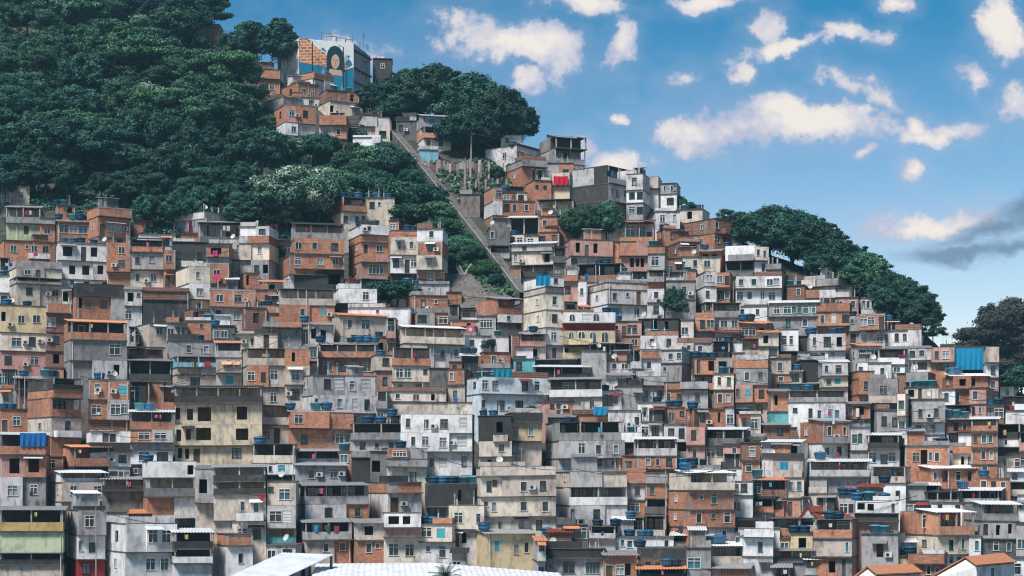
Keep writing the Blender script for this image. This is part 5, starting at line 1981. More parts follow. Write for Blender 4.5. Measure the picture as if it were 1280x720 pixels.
g, (r0, r1) = gable((1208, 697, 176), (1253, 692.5, 184), (1221, 706.5, 172.5), (1268, 702.5, 180.5), (1158, 725, 174), 'white gabled house with terracotta tiles at bottom right', W['w'])
fr, pn = window_meshes(0.9, 1.1, 'w')
m_ = r0.lerp(r1, 0.4)
o = link('window', fr, g, (m_.x, m_.y - 0.08, m_.z - 1.5))
o.rotation_euler = (0, 0, math.atan2(r1.y - r0.y, r1.x - r0.x))
link('pane', pn, o, (0, -0.14, 0))
gable((1086, 708.5, 176), (1138, 706, 182), (1097, 718, 172.5), (1151, 715.5, 178.5), (1060, 728, 175), 'low tiled house left of the white gabled one', W['l'])

hh = [h_ for h_ in HOSTS if 'rust red corrugated gable' in h_['label']][0]
dg = hh['d'] - 0.6
RUST = plain('rusty_corrugated_gable', (0.24, 0.055, 0.038), 0.85, 0.15, 0.7, 0.05, scale=2.0)
gable((1011, 633.5, dg + 2.2), (1055, 632.5, dg + 5.5), (1024, 648, dg), (1071, 650, dg + 3.4), (999, 650.5, dg + 1.0), '', W['g'], zb=(HORIZON - 651.5) / F * dg, host=hh, roofm=RUST)

# palm in the foreground
def palm(px, py, d):
    rr = random.Random(3)
    root = bpy.data.objects.new('palm_tree', None)
    COL.objects.link(root)
    p = P(px, py, d)
    root.location = (p.x, p.y, p.z)
    mb = MB()
    mb.tube((0, 0, -9), (0, 0, 0), 0.22, 0.16, 8)
    build('trunk', mb, M_BARK, root)
    for k_ in range(17):
        a = k_ * 2.399
        el_ = rr.uniform(0.15, 1.25)
        Lf = rr.uniform(1.7, 2.5)
        dv = Vector((math.cos(a) * math.cos(el_), math.sin(a) * math.cos(el_), math.sin(el_)))
        mb = MB()
        pr = Vector((0, 0, 0))
        for i in range(1, 9):
            f = i / 8
            pt = dv * (Lf * f) + Vector((0, 0, -0.85 * f * f * math.cos(el_) * Lf * 0.6))
            mb.tube(pr, pt, 0.03, 0.02, 4)
            sd = dv.cross(Vector((0, 0, 1))).normalized()
            for s in (-1, 1):
                for j in range(2):
                    b0 = pr.lerp(pt, j * 0.5)
                    tip = b0 + sd * s * 0.5 * (1.1 - 0.6 * f) + (pt - pr).normalized() * 0.35 + Vector((0, 0, -0.12))
                    e = (pt - pr).normalized() * 0.07
                    mb.quad(tuple(b0), tuple(b0 + e), tuple(tip), tuple(tip - e * 0.3))
            pr = pt
        build('frond', mb, M_PALM, root)
    tag(root, 'palm tree top in front of the white roofs', 'palm tree')


M_PALM = plain('palm_leaves', (0.07, 0.12, 0.05), 0.6, 0.3, 0.4, 0.3)
palm(556, 724, 168)

# ------------------------------------------------------------------ drooping wires between poles and houses
rr = random.Random(404)
WIRES = [((386, 405), (470, 428)), ((386, 405), (330, 415)), ((386, 405), (300, 442)), ((386, 407), (450, 455)), ((589, 166), (640, 172)), ((589, 166), (560, 150)), ((589, 168), (690, 215)), ((120, 636), (218, 655)),
         ((720, 586), (783, 592)), ((720, 586), (640, 580)), ((31, 474), (100, 474)), ((31, 472), (-5, 480)), ((265, 604), (330, 620)), ((832, 590), (910, 585)), ((640, 520), (690, 500)), ((500, 370), (595, 372)),
         ((700, 420), (790, 428)), ((870, 400), (960, 395)), ((1000, 420), (1060, 432)), ((900, 470), (990, 478)), ((520, 560), (602, 585)), ((210, 480), (300, 450)), ((100, 470), (180, 476)), ((1100, 540), (1190, 522)), ((1010, 575), (1100, 586))]
for _ in range(34):
    h_ = rr.choice(HOSTS)
    if h_['yb'] < 300:
        continue
    WIRES.append(((h_['x0'] + rr.uniform(0, 8), h_['ytop'] + rr.uniform(-2, 6)), (h_['x0'] + rr.uniform(45, 95), h_['ytop'] + rr.uniform(-12, 16))))
M_WIRE = plain('black_cable', (0.02, 0.02, 0.02), 0.7, 0.2, 0.1)
for (xa, ya), (xb, yb) in WIRES:
    ha, hb = host_at(xa, ya + 3), host_at(xb, yb + 3)
    da = min((ha['d'] if ha else D_of(ya + 20)), (hb['d'] if hb else D_of(yb + 20))) - 1.2
    a, b = P(xa, ya, da), P(xb, yb, da - 0.4)
    mb = MB()
    pr = a
    for i in range(1, 9):
        f = i / 8
        p = a.lerp(b, f) - Vector((0, 0, 4 * f * (1 - f) * 0.05 * (b - a).length))
        mb.tube(pr, p, 0.045, seg=4)
        pr = p
    nl = near_label((xa + xb) / 2, (ya + yb) / 2)
    wl = 'black drooping wire strung past ' + clip(nl, 10)
    while wl in LABS:
        wl = wl.replace('black drooping', 'another black drooping', 1) if 'another' not in wl else wl.replace('another', 'further', 1)
    LABS.add(wl)
    tag(build('overhead_wire', mb, M_WIRE), wl, 'wire', 'overhead wires')
# ------------------------------------------------------------------ ground
def make_ground():
    us = [-0.42 + 0.84 * i / 140 for i in range(141)]
    us = [-1.2, -0.8, -0.55] + us + [0.55, 0.8, 1.2]
    ds = [-35, 5, 60, 120, 160, 175, 180] + [182 + 3.0 * i for i in range(120)] + [560, 600, 680, 800, 950]
    mb = MB()
    for d in ds:
        for u in us:
            z = ground_z(u, d)
            if 180 < d < 520:
                px, py = 640 + F * u, HORIZON - F * z / d
                soft = inside(FOREST, px, py) or inside(GULLY, px, py) or any(inside(p, px, py) for p in NOHOUSE[2:4]) or py < lerp_tab(RIDGE, px) + 30
                z -= 0.25 if soft else 3.2
            mb.v.append((u * max(d, 60), d, z))
    n = len(us)
    for j in range(len(ds) - 1):
        for i in range(n - 1):
            mb.f.append((j * n + i, j * n + i + 1, (j + 1) * n + i + 1, (j + 1) * n + i))
            mb.mi.append(0)
    k = NT('hillside_earth')
    v = k.coords(rnd=False)
    c = k.mix(k.ramp(k.noise(v, 0.12, 4, 0.6), 0.42, 0.6), (0.035, 0.04, 0.025), (0.07, 0.06, 0.05))
    c = k.mix(k.ramp(k.noise(v, 0.9, 4, 0.7), 0.5, 0.7), c, (0.10, 0.095, 0.085))
    o = build('hillside_ground', mb, k.done(c), smooth=True)
    o['kind'] = 'structure'
    o['label'] = 'steep dark earth hillside under the houses and trees'


make_ground()

# ------------------------------------------------------------------ foliage
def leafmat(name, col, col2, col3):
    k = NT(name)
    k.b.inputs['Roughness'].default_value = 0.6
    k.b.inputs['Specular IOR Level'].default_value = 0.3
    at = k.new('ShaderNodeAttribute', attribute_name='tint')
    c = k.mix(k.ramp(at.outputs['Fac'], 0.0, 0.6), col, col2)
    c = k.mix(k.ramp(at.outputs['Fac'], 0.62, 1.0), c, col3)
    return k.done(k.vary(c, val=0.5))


LEAF = {
    'teal': leafmat('deep_green_leaves', (0.007, 0.040, 0.031), (0.020, 0.085, 0.062), (0.062, 0.16, 0.10)),
    'mid': leafmat('mid_green_leaves', (0.014, 0.055, 0.035), (0.036, 0.118, 0.068), (0.10, 0.21, 0.11)),
    'pale': leafmat('pale_green_leaves', (0.022, 0.065, 0.042), (0.07, 0.145, 0.095), (0.33, 0.40, 0.31)),
    'olive': leafmat('hazed_olive_leaves', (0.028, 0.032, 0.025), (0.045, 0.048, 0.038), (0.065, 0.066, 0.052)),  # muted tones: the haze of the far grove is put into the leaf colour
    'fresh': leafmat('fresh_green_leaves', (0.020, 0.070, 0.035), (0.042, 0.125, 0.06), (0.10, 0.21, 0.09)),
}


def crown_mesh(name, seed, clumps, leaf=0.42, n_leaf=260):
    leaf *= 0.62
    n_leaf *= 1.9
    """clumps: list of (x,y,z,rx,rz); leaves cover the outside of each clump"""
    rnd = random.Random(seed)
    vs, fs, tint = [], [], []
    for (cx, cy, cz, rx, rz) in clumps:
        ct = rnd.random()
        n = int(n_leaf * (rx * rz) ** 0.9)
        for _ in range(n):
            z = rnd.uniform(-0.85, 1)
            a = rnd.uniform(0, 2 * math.pi)
            r = math.sqrt(max(0, 1 - z * z))
            dirv = Vector((r * math.cos(a), r * math.sin(a), z))
            bump = 1 + 0.16 * math.sin(5 * a + cx * 3) * math.cos(4 * z + cz)
            k = (rnd.random() ** 0.4) * bump * rnd.choice((rnd.uniform(0.78, 1.06), rnd.uniform(0.85, 1.32)))
            p = Vector((cx + dirv.x * rx * k, cy + dirv.y * rx * k, cz + dirv.z * rz * k))
            nrm = (dirv + Vector((rnd.gauss(0, 0.45), rnd.gauss(0, 0.45), rnd.gauss(0.25, 0.45)))).normalized()
            s = nrm.orthogonal().normalized()
            t = nrm.cross(s)
            an = rnd.uniform(0, 2 * math.pi)
            s, t = s * math.cos(an) + t * math.sin(an), t * math.cos(an) - s * math.sin(an)
            L, B = leaf * rnd.uniform(0.6, 1.25), leaf * rnd.uniform(0.35, 0.6)
            i = len(vs)
            vs += [tuple(p - s * L), tuple(p + t * B + nrm * 0.05), tuple(p + s * L), tuple(p - t * B + nrm * 0.05)]
            fs.append((i, i + 1, i + 2, i + 3))
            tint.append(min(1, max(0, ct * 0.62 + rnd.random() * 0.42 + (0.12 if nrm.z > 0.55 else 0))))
    me = bpy.data.meshes.new(name)
    me.from_pydata(vs, [], fs)
    at = me.attributes.new('tint', 'FLOAT', 'FACE')
    at.data.foreach_set('value', tint)
    me.update()
    return me


def trunk_mesh(name, seed, h, r, clumps):
    rnd = random.Random(seed)
    mb = MB()
    z = h
    top = Vector((rnd.uniform(-0.3, 0.3), rnd.uniform(-0.3, 0.3), h))
    mid = Vector((top.x * 0.3 + rnd.uniform(-0.2, 0.2), top.y * 0.3, h * 0.5))
    mb.tube((0, 0, -1.5), mid, r * 1.25, r, 8)
    mb.tube(mid, top, r, r * 0.75, 8)
    for c in clumps[:9]:
        e = Vector(c[:3]) - Vector((0, 0, c[4] * 0.3))
        m2 = top.lerp(e, 0.5) + Vector((0, 0, 0.25))
        mb.tube(top - Vector((0, 0, 0.2)), m2, r * 0.5, r * 0.32, 5)
        mb.tube(m2, e, r * 0.32, r * 0.1, 5)
    return mb.mesh(name, M_BARK, True)


def dome(seed, R0, h, base, n, cr, flat=0.75):
    """clump list for a dome crown: radius R0, height h, starting at base"""
    rnd = random.Random(seed)
    out = [(0, 0, base + h * 0.45, R0 * 0.62, h * 0.42)]
    for i in range(n):
        t = (i + 0.5) / n
        z = 1 - 1.35 * t
        a = i * 2.399 + rnd.uniform(-0.4, 0.4)
        r = math.sqrt(max(0.05, 1 - z * z)) * R0 * rnd.uniform(0.62, 0.92)
        out.append((r * math.cos(a), r * math.sin(a), base + h * 0.4 + z * h * 0.45 * rnd.uniform(0.8, 1.15), cr * rnd.uniform(0.7, 1.25), cr * flat * rnd.uniform(0.7, 1.2)))
    for i in range(n // 2):                                  # loose sprays that break the outline
        a = rnd.uniform(0, 6.28)
        z = rnd.uniform(-0.3, 1.05)
        r = math.sqrt(max(0.05, 1 - min(1, z) ** 2)) * R0 * rnd.uniform(0.95, 1.18)
        k = cr * rnd.uniform(0.28, 0.5)
        out.append((r * math.cos(a), r * math.sin(a), base + h * 0.4 + z * h * 0.5, k * 1.3, k * 0.7))
    return out


def layered(seed, R0, h, base, n):
    rnd = random.Random(seed)
    out = []
    for i in range(n):
        a = i * 2.399 + rnd.uniform(-0.5, 0.5)
        t = rnd.random()
        r = R0 * math.sqrt(rnd.random()) * (1 - 0.55 * t)
        out.append((r * math.cos(a), r * math.sin(a), base + h * t, rnd.uniform(1.1, 2.0), rnd.uniform(0.45, 0.8)))
    return out


PROTO = {}


def proto(key, clumps, th, tr, seed, leaf=0.42, n_leaf=230):
    PROTO[key] = (crown_mesh('crown', seed, clumps, leaf, n_leaf), trunk_mesh('trunk', seed, th, tr, clumps))


# unit sizes in metres; copies are scaled
proto('round', dome(1, 3.9, 6.4, 3.2, 30, 1.12), 4.5, 0.22, 1)
proto('round2', dome(2, 3.4, 7.4, 3.2, 30, 1.05, 0.9), 5.0, 0.2, 2)
proto('broad', dome(3, 5.0, 5.8, 3.6, 38, 1.2, 0.65), 4.5, 0.26, 3)
proto('bushy', dome(4, 3.6, 5.2, 1.6, 20, 1.15, 0.85), 2.6, 0.18, 4, 0.36, 300)
proto('layer', layered(5, 4.6, 5.5, 3.6, 22), 4.6, 0.2, 5, 0.36, 300)
proto('layer2', layered(6, 4.0, 7.5, 3.4, 24), 5.0, 0.2, 6, 0.36, 300)
proto('tall', dome(7, 2.5, 8.6, 3.4, 26, 0.9, 1.0), 6.0, 0.2, 7)
proto('shrub', dome(8, 1.7, 2.3, 0.2, 11, 0.75, 0.8), 0.9, 0.08, 8, 0.27, 420)
proto('shrub2', layered(9, 1.9, 2.4, 0.4, 14), 0.9, 0.08, 9, 0.27, 420)
proto('grove', dome(12, 5.2, 8.6, 0.6, 58, 1.15, 0.75), 4.0, 0.25, 12)
proto('grove2', dome(13, 4.6, 9.2, 0.5, 54, 1.1, 0.85), 4.0, 0.25, 13)
proto('thin', dome(10, 1.5, 2.6, 7.8, 8, 0.75, 0.85) + [(0.9, 0.3, 6.6, 0.7, 0.45), (-0.9, 0.1, 7.2, 0.65, 0.4), (0.2, -0.2, 5.6, 0.5, 0.35)], 8.6, 0.14, 10, 0.34, 300)
_leafy = {}


def crown_with(key, mat):
    k = (key, mat)
    if k not in _leafy:
        me = PROTO[key][0].copy()
        me.name = 'crown'
        me.materials.append(LEAF[mat])
        _leafy[k] = me
    return _leafy[k]


def tree(key, mat, px, py, height_px, label, cat='tree', group=None, d=None, wscale=1.0, rot=None, name='tree', rnd=random):
    """a tree whose foot stands at (px,py) of the photograph and which is height_px tall there"""
    if d is None:
        d = D_of(py)
        loc = P(px, py, d)
    else:
        u = (px - 640) / F
        loc = Vector((u * d, d, (HORIZON - py) / F * d))
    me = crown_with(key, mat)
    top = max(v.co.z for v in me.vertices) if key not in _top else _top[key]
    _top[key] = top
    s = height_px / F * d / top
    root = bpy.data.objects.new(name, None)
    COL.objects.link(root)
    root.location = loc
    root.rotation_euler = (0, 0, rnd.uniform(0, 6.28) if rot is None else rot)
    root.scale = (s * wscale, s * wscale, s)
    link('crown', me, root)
    link('trunk', PROTO[key][1], root)
    tag(root, label, cat, group)
    return root


_top = {}


def near_house(x, y):
    best = None
    for h in HOSTS:
        e = abs((h['x0'] + h['x1']) / 2 - x) + 1.3 * abs((h['ytop'] + h['yb']) / 2 - y)
        if best is None or e < best[0]:
            best = (e, h['label'])
    return best[1]


rt = random.Random(11)
FLAB = {'round': 'rounded dark green tree', 'round2': 'tall oval dark green tree', 'broad': 'broad spreading green tree', 'layer': 'flat layered green tree', 'layer2': 'open layered green tree', 'tall': 'slim upright green tree', 'bushy': 'low bushy green tree'}
y = -62
row = 0
while y < 300:
    x = -20 + (row % 2) * 15
    while x < 440:
        fx, fy = x + rt.uniform(-9, 9), y + rt.uniform(-8, 8)
        if inside(FOREST, fx, fy):
            key = rt.choice(['round', 'round', 'round2', 'broad', 'broad', 'layer', 'layer2', 'tall', 'bushy'])
            mat = rt.choice(['teal', 'teal', 'mid', 'mid', 'mid', 'pale', 'fresh'] if rt.random() < 0.6 else ['teal', 'mid'])
            hp = rt.uniform(36, 84)
            if fy > 255:
                hp = rt.uniform(42, 60)
            if fx > 250 and fy < 120:
                hp = rt.uniform(34, 52)
            if 150 < fx < 305 and abs(fy - (118 + (fx - 150) * 0.2)) < 13:
                mat, key = 'fresh', rt.choice(['layer', 'broad', 'layer2'])
            if fy > 205:
                mat = 'teal'
            if fx > 288 and 92 < fy < 200:
                hp = rt.uniform(18, 28)
            if 228 < fx < 292 and 40 < fy < 84:
                hp = rt.uniform(14, 24)
            if 225 < fx < 292 and 84 <= fy < 118:
                hp = rt.uniform(20, 34)
            if 185 < fx < 234 and 5 < fy < 50:
                hp = rt.uniform(14, 26)
            if fx > 330:
                hp = rt.uniform(28, 44)
                mat = rt.choice(['mid', 'teal', 'pale'])
            tree(key, mat, fx, fy, hp, FLAB[key] + ' massed in the hillside forest', 'tree', 'forest trees alike, ' + key, wscale=rt.uniform(0.95, 1.25), rnd=rt)
        x += 31
    y += 21
    row += 1

SPECIAL = [
    # key, leaves, x, y foot, height px, width, label
    ('broad', 'teal', 259, 33, 46, 1.2, 'big dark tree on the skyline above the brick ruin'),
    ('layer2', 'teal', 236, 26, 40, 1.2, 'layered tree on the skyline at top of forest'),
    ('round', 'teal', 315, 92, 66, 1.1, 'dense dark tree beside the mural building'),
    ('tall', 'teal', 349, 106, 84, 1.25, 'upright tree touching the white side of the mural'),
    ('bushy', 'pale', 372, 292, 92, 1.0, 'big silvery green tree with bright leaf tips'),
    ('bushy', 'pale', 345, 285, 74, 1.0, 'silvery tree leaning beside the bright leaf tree'),
    ('bushy', 'pale', 398, 285, 72, 1.0, 'pale bushy tree behind the cream tank house'),
    ('grove', 'teal', 478, 150, 52, 1.1, 'first tree of the hilltop grove, next to dark mossy block'),
    ('grove2', 'teal', 508, 150, 66, 1.0, 'tall tree above the red balcony house'),
    ('grove', 'mid', 545, 158, 78, 1.1, 'largest round tree of the hilltop grove'),
    ('grove2', 'teal', 588, 172, 82, 1.1, 'tall dense tree with high crown in hilltop grove'),
    ('grove', 'teal', 620, 182, 76, 0.95, 'last tree of the grove above the white ridge room'),
    ('grove', 'teal', 585, 192, 56, 1.2, 'dark low tree behind the bare utility pole'),
    ('bushy', 'teal', 496, 158, 40, 1.3, 'low dark tree beside dim grey shack'),
    ('grove', 'teal', 646, 182, 56, 0.8, 'small tree edge spilling over the ridge rooms'),
    ('grove', 'fresh', 729, 302, 48, 0.9, 'pale leafy tree in front of soot black house'),
    ('grove2', 'mid', 758, 300, 50, 0.8, 'round dark tree beside the soot black house'),
    ('bushy', 'mid', 716, 298, 40, 0.9, 'low leafy tree beside orange stilt house'),
    ('grove2', 'teal', 841, 402, 50, 0.75, 'dark tree wedged between houses, trunk hidden'),
    ('layer', 'teal', 906, 290, 30, 0.9, 'flat topped little tree on the skyline gap'),
    ('grove', 'teal', 928, 302, 38, 1.1, 'open skyline tree right of flat topped one'),
    ('grove', 'teal', 962, 318, 62, 1.25, 'highest tree of the right ridge row'),
    ('grove', 'teal', 990, 328, 70, 1.15, 'layered ridge tree above the teal tank house'),
    ('grove2', 'teal', 1022, 340, 66, 1.2, 'rounded ridge tree above the tower cubicle'),
    ('grove', 'teal', 1050, 358, 60, 1.2, 'broad ridge tree above concrete roof band'),
    ('grove2', 'mid', 1082, 371, 58, 1.2, 'ridge tree with bumpy crown above white cottage'),
    ('grove', 'teal', 1108, 386, 50, 1.2, 'flat layered ridge tree sloping down right'),
    ('grove', 'teal', 1130, 402, 54, 1.15, 'dark ridge tree above the white ridge house'),
    ('grove2', 'teal', 1150, 418, 52, 1.1, 'last ridge tree with ragged right edge'),
    ('layer', 'teal', 1166, 432, 36, 0.9, 'low ragged tree at the foot of the ridge row'),
    ('shrub', 'teal', 1167, 462, 20, 1.0, 'dark green bush beside white windows house'),
    ('shrub', 'teal', 494, 378, 28, 1.5, 'dark bush below the middle tower house'),
    ('shrub2', 'teal', 472, 372, 22, 1.5, 'spreading bush beside white hidden house'),
    ('shrub2', 'teal', 511, 372, 22, 1.3, 'spreading dark bush above pale concrete parapet'),
    ('shrub', 'teal', 350, 328, 18, 0.8, 'dark little shrub left of patchy brick house'),
    ('shrub', 'mid', 620, 225, 18, 0.9, 'shrub among the bare concrete posts'),
    ('shrub', 'teal', 612, 438, 15, 1.4, 'dark hedge shrub before the white hidden house'),
    ('shrub', 'mid', 246, 376, 8, 1.6, 'mossy clump on the cream corner house ledge'),
    ('shrub2', 'mid', 188, 399, 16, 1.0, 'hanging plants on the blackened house'),
    ('shrub2', 'fresh', 661, 514, 10, 1.5, 'pale dry shrub left of pink house'),
    ('shrub', 'fresh', 826, 402, 10, 1.0, 'bright lime shrub at the mossy derelict floor'),
    ('shrub', 'fresh', 1062, 694, 7, 0.9, 'potted green plant on curved brick balcony'),
    ('shrub', 'teal', 440, 182, 22, 0.9, 'shrub by the tiny white shack'),
    ('bushy', 'mid', 408, 200, 34, 1.0, 'young tree below the brick parapet hillside house'),
    ('shrub', 'mid', 848, 262, 18, 0.8, 'skyline shrub behind the glazed porch house'),
    ('shrub', 'teal', 862, 264, 12, 1.0, 'small skyline bush beside two dark tanks'),
    ('bushy', 'mid', 378, 200, 22, 1.2, 'low tree beneath tall brick hillside house'),
]
for k_, m_, x_, y_, h_, w_, lab in SPECIAL:
    sh = 'shrub' in k_
    tree(k_, m_, x_, y_, h_, lab, 'shrub' if sh else 'tree', None, wscale=w_, rnd=rt, name='shrub' if sh else 'tree')
# trees far beyond the right shoulder of the hill
for k_, x_, y_, h_, w_, lab in [('layer2', 1212, 488, 80, 1.2, 'low haze-browned tree at the left of the far grove'), ('thin', 1240, 500, 122, 1.0, 'lanky far tree with a small tuft crown'),
                                ('layer2', 1250, 505, 118, 1.15, 'broad haze-browned tree in the far grove'), ('layer2', 1264, 500, 130, 0.75, 'tallest haze-browned tree of the far grove'),
                                ('layer2', 1287, 505, 128, 1.2, 'haze-browned tree cut by the right picture edge'), ('layer', 1228, 500, 74, 1.5, 'haze-browned thicket tree under the lanky one'),
                                ('bushy', 1258, 510, 90, 1.7, 'thick haze-browned tree filling the far grove base')]:
    tree(k_, 'olive', x_, y_, h_, lab, 'tree', None, d=380 + rt.uniform(-12, 12), wscale=w_, rnd=rt)
tree('bushy', 'teal', 1278, 500, 48, 'round dark green tree at right edge above white cube', 'tree', None, wscale=1.1, rnd=rt)

# low growth that covers the bare slopes
def ground_cover(polys, n, seed, mat, size, name, label):
    rnd = random.Random(seed)
    clumps = []
    vs, fs, tint = [], [], []
    xs = [p[0] for poly in polys for p in poly]
    ys = [p[1] for poly in polys for p in poly]
    k = 0
    while k < n:
        x, y = rnd.uniform(min(xs), max(xs)), rnd.uniform(min(ys), max(ys))
        if not any(inside(p, x, y) for p in polys):
            continue
        k += 1
        d = D_of(y)
        b = P(x, y, d)
        R_ = rnd.uniform(0.5, 1.5) * size
        ct = rnd.random()
        for _ in range(int(34)):
            dv = Vector((rnd.gauss(0, 1), rnd.gauss(0, 1), abs(rnd.gauss(0, 0.9)))).normalized() * R_ * rnd.random() ** 0.4
            p = b + Vector((dv.x, dv.y, dv.z * 0.9 + dv.y * SL * 0.5))
            nr = Vector((rnd.gauss(0, 0.6) + dv.x / R_ * .7, rnd.gauss(-0.4, 0.6), rnd.gauss(0.7, 0.4))).normalized()
            s = nr.orthogonal().normalized()
            t = nr.cross(s)
            L, B = rnd.uniform(0.22, 0.42), rnd.uniform(0.14, 0.24)
            i = len(vs)
            vs += [tuple(p - s * L), tuple(p + t * B), tuple(p + s * L), tuple(p - t * B)]
            fs.append((i, i + 1, i + 2, i + 3))
            tint.append(min(1, ct * 0.6 + rnd.random() * 0.4))
    me = bpy.data.meshes.new(name)
    me.from_pydata(vs, [], fs)
    at = me.attributes.new('tint', 'FLOAT', 'FACE')
    at.data.foreach_set('value', tint)
    me.materials.append(LEAF[mat])
    me.update()
    o = link(name, me)
    o['kind'] = 'stuff'
    o['label'] = label


ground_cover([FOREST], 2600, 3, 'teal', 1.0, 'undergrowth', 'dark undergrowth between the forest trees')
ground_cover([GULLY, [(556, 300), (600, 310), (640, 372), (590, 340)]], 1500, 4, 'fresh', 0.8, 'ground_cover', 'low green growth over the gully beside the ramp')
ground_cover([[(520, 205), (580, 200), (640, 205), (640, 262), (600, 270), (560, 250)]], 160, 5, 'pale', 0.6, 'weeds', 'straggly weeds among the concrete posts and rubble')
# bigger shrubs in the gully
RAMPT = [(p[0], p[1]) for p in rampp]
gs = [(448, 208, 30), (470, 215, 34), (492, 222, 36), (515, 240, 34), (500, 260, 34), (530, 262, 34), (548, 275, 30), (520, 282, 30), (560, 300, 30), (575, 318, 26), (590, 330, 24), (545, 250, 26),
      (470, 240, 30), (445, 232, 32), (430, 215, 26), (565, 335, 20), (605, 345, 22), (620, 360, 20), (580, 300, 22), (540, 300, 26), (425, 240, 30), (600, 325, 20), (480, 200, 24)]
for i, (x_, y_, h_) in enumerate(gs):
    if x_ > 490:
        h_ = max(7, min(h_, y_ - lerp_tab(RAMPT, x_ + 6) - 4))
    tree(rt.choice(['bushy', 'shrub', 'shrub2', 'bushy']), rt.choice(['fresh', 'mid', 'mid', 'teal']), x_, y_, h_, 'green bush overgrowing the gully left of the ramp', 'shrub', 'bushes in the gully', wscale=rt.uniform(1.0, 1.5), rnd=rt, name='shrub')
SKY_STRENGTH = 0.070
SKY_LOW = (1.02, 0.88, 0.86)
SKY_HIGH = (0.078, 0.465, 0.61)
CLOUD_EDGE = (3.6, 3.65, 4.6)
CLOUD_CORE = (6.5, 5.85, 5.25)
CLOUD_DARK = (0.95, 1.45, 2.15)
EXPOSURE = 1.15
HAZE = 0.00015
# ------------------------------------------------------------------ sky, clouds, sun
SUN_EL, SUN_AZ = 48.0, 205.0        # the sun stands behind the viewer, a little to the left, veiled
sun_d = bpy.data.lights.new('sun', 'SUN')
sun_d.energy = 2.5
sun_d.angle = R(16)
sun_d.color = (1.0, 0.94, 0.87)
sun = bpy.data.objects.new('sun', sun_d)
COL.objects.link(sun)
tos = Vector((-0.45, -0.70, 1.15)).normalized()
sun.rotation_euler = tos.to_track_quat('Z', 'Y').to_euler()

wd = bpy.data.worlds.new('World')
scene.world = wd
wd.use_nodes = True
t = wd.node_tree
nd = t.nodes
bg = nd['Background']


def N(kind, **kw):
    x = nd.new(kind)
    for k, v in kw.items():
        setattr(x, k, v)
    return x


def mth(op, a, b=None, clamp=False):
    x = N('ShaderNodeMath', operation=op, use_clamp=clamp)
    for i, v in enumerate((a, b)):
        if v is None:
            continue
        if isinstance(v, (int, float)):
            x.inputs[i].default_value = v
        else:
            t.links.new(v, x.inputs[i])
    return x.outputs[0]


def mixc(f, a, b, mode='MIX'):
    x = N('ShaderNodeMix', data_type='RGBA', blend_type=mode)
    if isinstance(f, (int, float)):
        x.inputs[0].default_value = f
    else:
        t.links.new(f, x.inputs[0])
    for v, s in ((a, 6), (b, 7)):
        if isinstance(v, tuple):
            x.inputs[s].default_value = (*v, 1)
        else:
            t.links.new(v, x.inputs[s])
    return x.outputs[2]


def mrange(v, a, b, c=0.0, d=1.0, smooth=False):
    x = N('ShaderNodeMapRange')
    if smooth:
        x.interpolation_type = 'SMOOTHSTEP'
    for n_, q_ in (('From Min', a), ('From Max', b), ('To Min', c), ('To Max', d)):
        x.inputs[n_].default_value = q_
    t.links.new(v, x.inputs['Value'])
    return x.outputs['Result']


sky = N('ShaderNodeTexSky', sky_type='NISHITA')
sky.sun_disc = False
sky.sun_elevation = R(SUN_EL)
sky.sun_rotation = math.atan2(tos.x, tos.y)
sky.altitude = 200
sky.air_density = 1.0
sky.dust_density = 0.4
sky.ozone_density = 1.6

tc = N('ShaderNodeTexCoord')
sp = N('ShaderNodeSeparateXYZ')
t.links.new(tc.outputs['Generated'], sp.inputs[0])
ay = mth('MAXIMUM', mth('ABSOLUTE', sp.outputs[1]), 0.05)
az = mth('DIVIDE', sp.outputs[0], ay)
el = mth('DIVIDE', sp.outputs[2], ay)
cv = N('ShaderNodeCombineXYZ')
t.links.new(az, cv.inputs[0])
t.links.new(el, cv.inputs[1])
dirv = cv.outputs[0]


def wnoise(scale, detail, rough=0.6, off=(0, 0, 0), sc=(1, 1, 1)):
    mp = N('ShaderNodeMapping')
    mp.inputs['Location'].default_value = off
    mp.inputs['Scale'].default_value = sc
    t.links.new(dirv, mp.inputs['Vector'])
    x = N('ShaderNodeTexNoise')
    x.inputs['Scale'].default_value = scale
    x.inputs['Detail'].default_value = detail
    x.inputs['Roughness'].default_value = rough
    t.links.new(mp.outputs[0], x.inputs['Vector'])
    return x


# a deeper, cleaner blue high up and paler near the hills, as in the photograph
tintr = mrange(el, 0.06, 0.27)
skyc = mixc(1.0, sky.outputs['Color'], mixc(tintr, SKY_LOW, SKY_HIGH), 'MULTIPLY')

# cumulus: (x, y, half width, half height, tilt) in the photograph, turned into sky directions
CLOUDS = [(690, 62, 62, 34, -18), (640, 48, 50, 14, 0), (772, 55, 20, 44, 0), (655, 102, 24, 22, 30), (735, 4, 55, 16, 0), (890, 2, 48, 12, 0), (770, 200, 42, 18, 0), (725, 188, 24, 18, 0), (768, 147, 14, 7, 0),
          (1000, 151, 105, 24, -3), (875, 166, 58, 24, 0), (930, 156, 70, 26, 4), (970, 134, 40, 20, 0), (985, 58, 62, 12, 14), (965, 40, 26, 22, 0), (1062, 42, 44, 11, -8), (1075, 108, 60, 14, -28), (925, 92, 30, 16, 30),
          (1250, 30, 28, 46, 20), (1270, 130, 30, 24, 30), (1180, 170, 56, 12, 8), (1150, 158, 16, 18, 0), (1143, 212, 16, 18, 0), (1078, 187, 10, 8, 0), (1215, 100, 26, 14, -30), (1150, 286, 100, 20, 4), (1125, 4, 24, 12, 0), (860, 95, 20, 10, 0), (548, 22, 18, 18, 40), (440, 72, 60, 18, 0), (560, 45, 30, 20, 40), (600, 50, 60, 26, 0)]
